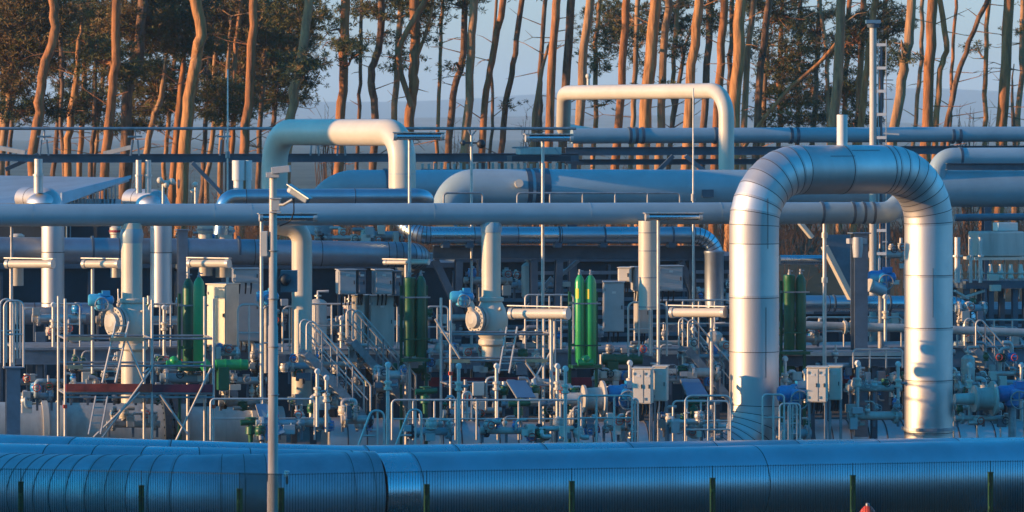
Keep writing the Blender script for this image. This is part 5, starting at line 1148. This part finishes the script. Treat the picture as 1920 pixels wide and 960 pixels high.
for px, r_, lab in ((1795, .09, 'left'), (1820, .05, 'middle'), (1838, .06, 'right')):
    q = hx(px, 470, 120); t = thing('riser_stub', lab+' one of three thin upright pipes beside the transformer', 'pipe', (q.x, q.y, hx(px, 530, 120).z)); mb = MB(); mb.tube([hx(px, 530, 120), hx(px, 445, 120)], r_, 10); mb.build('pipe', GALVB, t); mb = MB(); mb.flange(hx(px, 480, 120), UP, r_*1.8, .05, 14); mb.build('flange', GALVB, t)
# ---- gusset rack under the loop and misc steel between the legs
platform('dark walkway beam crossing between the silver legs at mid height', 1465, 1700, 660, 114.6, 1.2, .3, cols=2, M=STRUCT)
# thin lightning rods
for px, y0, y1, Y0, lab in ((427, 130, 300, 128, 'thin grey lightning rod left of the left beige loop'), (1300, 165, 380, 118, 'thin rod crossing in front of the right beige loop')):
    q = hx(px, y0, Y0); t = thing('lightning_rod', lab, 'rod', (q.x, q.y, 0)); mb = MB(); mb.tube([(q.x, q.y, 0), q], [.05, .02], 8); mb.build('rod', GALVB, t); mb = MB(); q2 = hx(px, y1-10, Y0); mb.cyl((q.x, q.y, q2.z-.1), (q.x, q.y, q2.z+.1), .07, 10); mb.build('socket', GALV, t)

# ---- racks that carry the gas cylinders
for px, w_, Y0, yb, lab in ((363, 52, 112.3, 688, 'small green rack carrying the left cylinder pair'), (779, 52, 113, 671, 'small green rack carrying the dark pair right of the lockers'), (1097, 56, 111.5, 683, 'small green rack carrying the bright cylinder pair'), (1491, 50, 114, 658, 'small green rack carrying the cylinders inside the silver loop')):
    c = hx(px, yb, Y0); t = thing('cylinder_rack', lab, 'rack', (c.x, c.y, 0), 'racks under the gas cylinders'); W2 = m(w_, Y0)
    mb = MB(); mb.obox(c-UP*.05, W2, .5, .08, ROT); mb.build('base_plate', DGREEN, t)
    for sx in (-.46, .46):
        mb = MB(); q = c+AX*W2*sx+AY*.24; mb.bar((q.x, q.y, 0), (q.x, q.y, c.z+1.9), .07, .07); mb.build('post', DGREEN, t)
    for dz in (.5, 1.6): mb = MB(); mb.bar(c-AX*W2*.5+AY*.2+UP*dz, c+AX*W2*.5+AY*.2+UP*dz, .05, .07); mb.bar(c-AX*W2*.5-AY*.18+UP*dz, c+AX*W2*.5-AY*.18+UP*dz, .012, .04); mb.build('clamp_band', GALV if dz > 1 else DGREEN, t)
# ---- more pipework
MF2 = [(40,100,700,770,113),(130,200,690,760,112.5),(210,300,690,760,112.5),(300,390,690,750,112.5),(395,450,640,700,112),(430,500,690,750,112),(540,600,650,720,112.5),(590,640,700,760,112.2),(700,760,680,740,112),(800,860,640,700,113),(870,940,640,700,112.5),(960,1010,640,700,112),(1000,1060,680,740,111),(1060,1120,760,820,106.5),(1110,1180,690,740,112.5),(1225,1290,680,740,112),(1290,1350,680,740,112),(1465,1520,690,740,112),(1590,1640,680,740,112.3),(1640,1700,690,760,112),(1790,1850,690,760,112.5),(1850,1920,690,750,113),
 (560,620,740,810,108.5),(640,700,740,810,109),(830,900,740,800,107.5),(1130,1190,770,828,106.5),(1250,1320,770,828,106.5),(1460,1520,770,828,107.5),(1590,1690,745,800,108),(1790,1900,745,800,109),(380,470,590,660,117),(590,680,640,700,114.2),(870,960,500,560,121),(960,1060,500,560,121.5),(1430,1540,590,650,117.5),(1630,1700,440,540,122),(1790,1850,560,620,118)]
for k, (x0, x1, y0, y1, Y0) in enumerate(MF2):
    adj = ('upper' if y1 < 570 else 'mid-height' if y1 < 710 else 'low')
    manifold(where('%s %s valve group on thin pipes' % (adj, ('grey', 'cream', 'silver')[k%3]), (x0+x1)/2), x0, x1, y0, y1, Y0, 300+k, (GREYP, BEIGE2, GALVB)[k%3], 4)

for (x0, x1, py, Y0, lab) in ((484, 836, 661, 116.7, 'pale kick plate on the platform edge by the stairs'), (1210, 1366, 661, 116.6, 'pale kick plate on the platform edge left of the silver loop'), (1466, 1690, 664, 114.3, 'pale kick plate between the silver legs')):
    a = hx(x0, py, Y0); b = hx(x1, py, Y0); t = thing('kick_plate', lab, 'kick plate', ground(a)); mb = MB(); mb.bar(a, b, .02, .1); mb.build('plate', GALVB, t)
for k, (px, y0, y1, Y0, h, lab) in enumerate([(596, 560, 650, 119, .4, 'slim cream vessel left of the grey lockers'), (655, 566, 640, 119.5, .3, 'short cream vessel behind the stairs'), (990, 492, 560, 120.5, .3, 'short pale vessel behind the middle lamp beam'), (1340, 620, 690, 116.5, .35, 'cream drum beside the silver loop\'s left leg'), (1815, 665, 720, 113, .3, 'pale drum right of the silver loop')]):
    b = hx(px, y1, Y0); tp = hx(px, y0, Y0); H = tp.z-b.z; t = thing('small_vessel', lab, 'vessel', b, 'small upright vessels')
    mb = MB(); mb.lathe(b, UP, [(0, .1), (.02, h*.5), (.08, h*.62), (H*.5, h*.62), (H*.5, h*.68), (H*.55, h*.68), (H*.55, h*.62), (H-.1, h*.62), (H-.03, h*.4), (H, .06)], 22); mb.build('shell', BEIGE2, t)
    for sx in (-.3, .3): mb = MB(); q = b+AX*h*sx; mb.bar((q.x, q.y, max(0, b.z-1)), (q.x, q.y, b.z+.1), .05, .05); mb.build('leg', GALV, t)
    mb = MB(); mb.tube([tp, tp+UP*.2, tp+UP*.2+AX*.3], .04, 8); mb.flange(tp+UP*.08, UP, .1, .04, 12); mb.build('nozzle', GALVB, t)
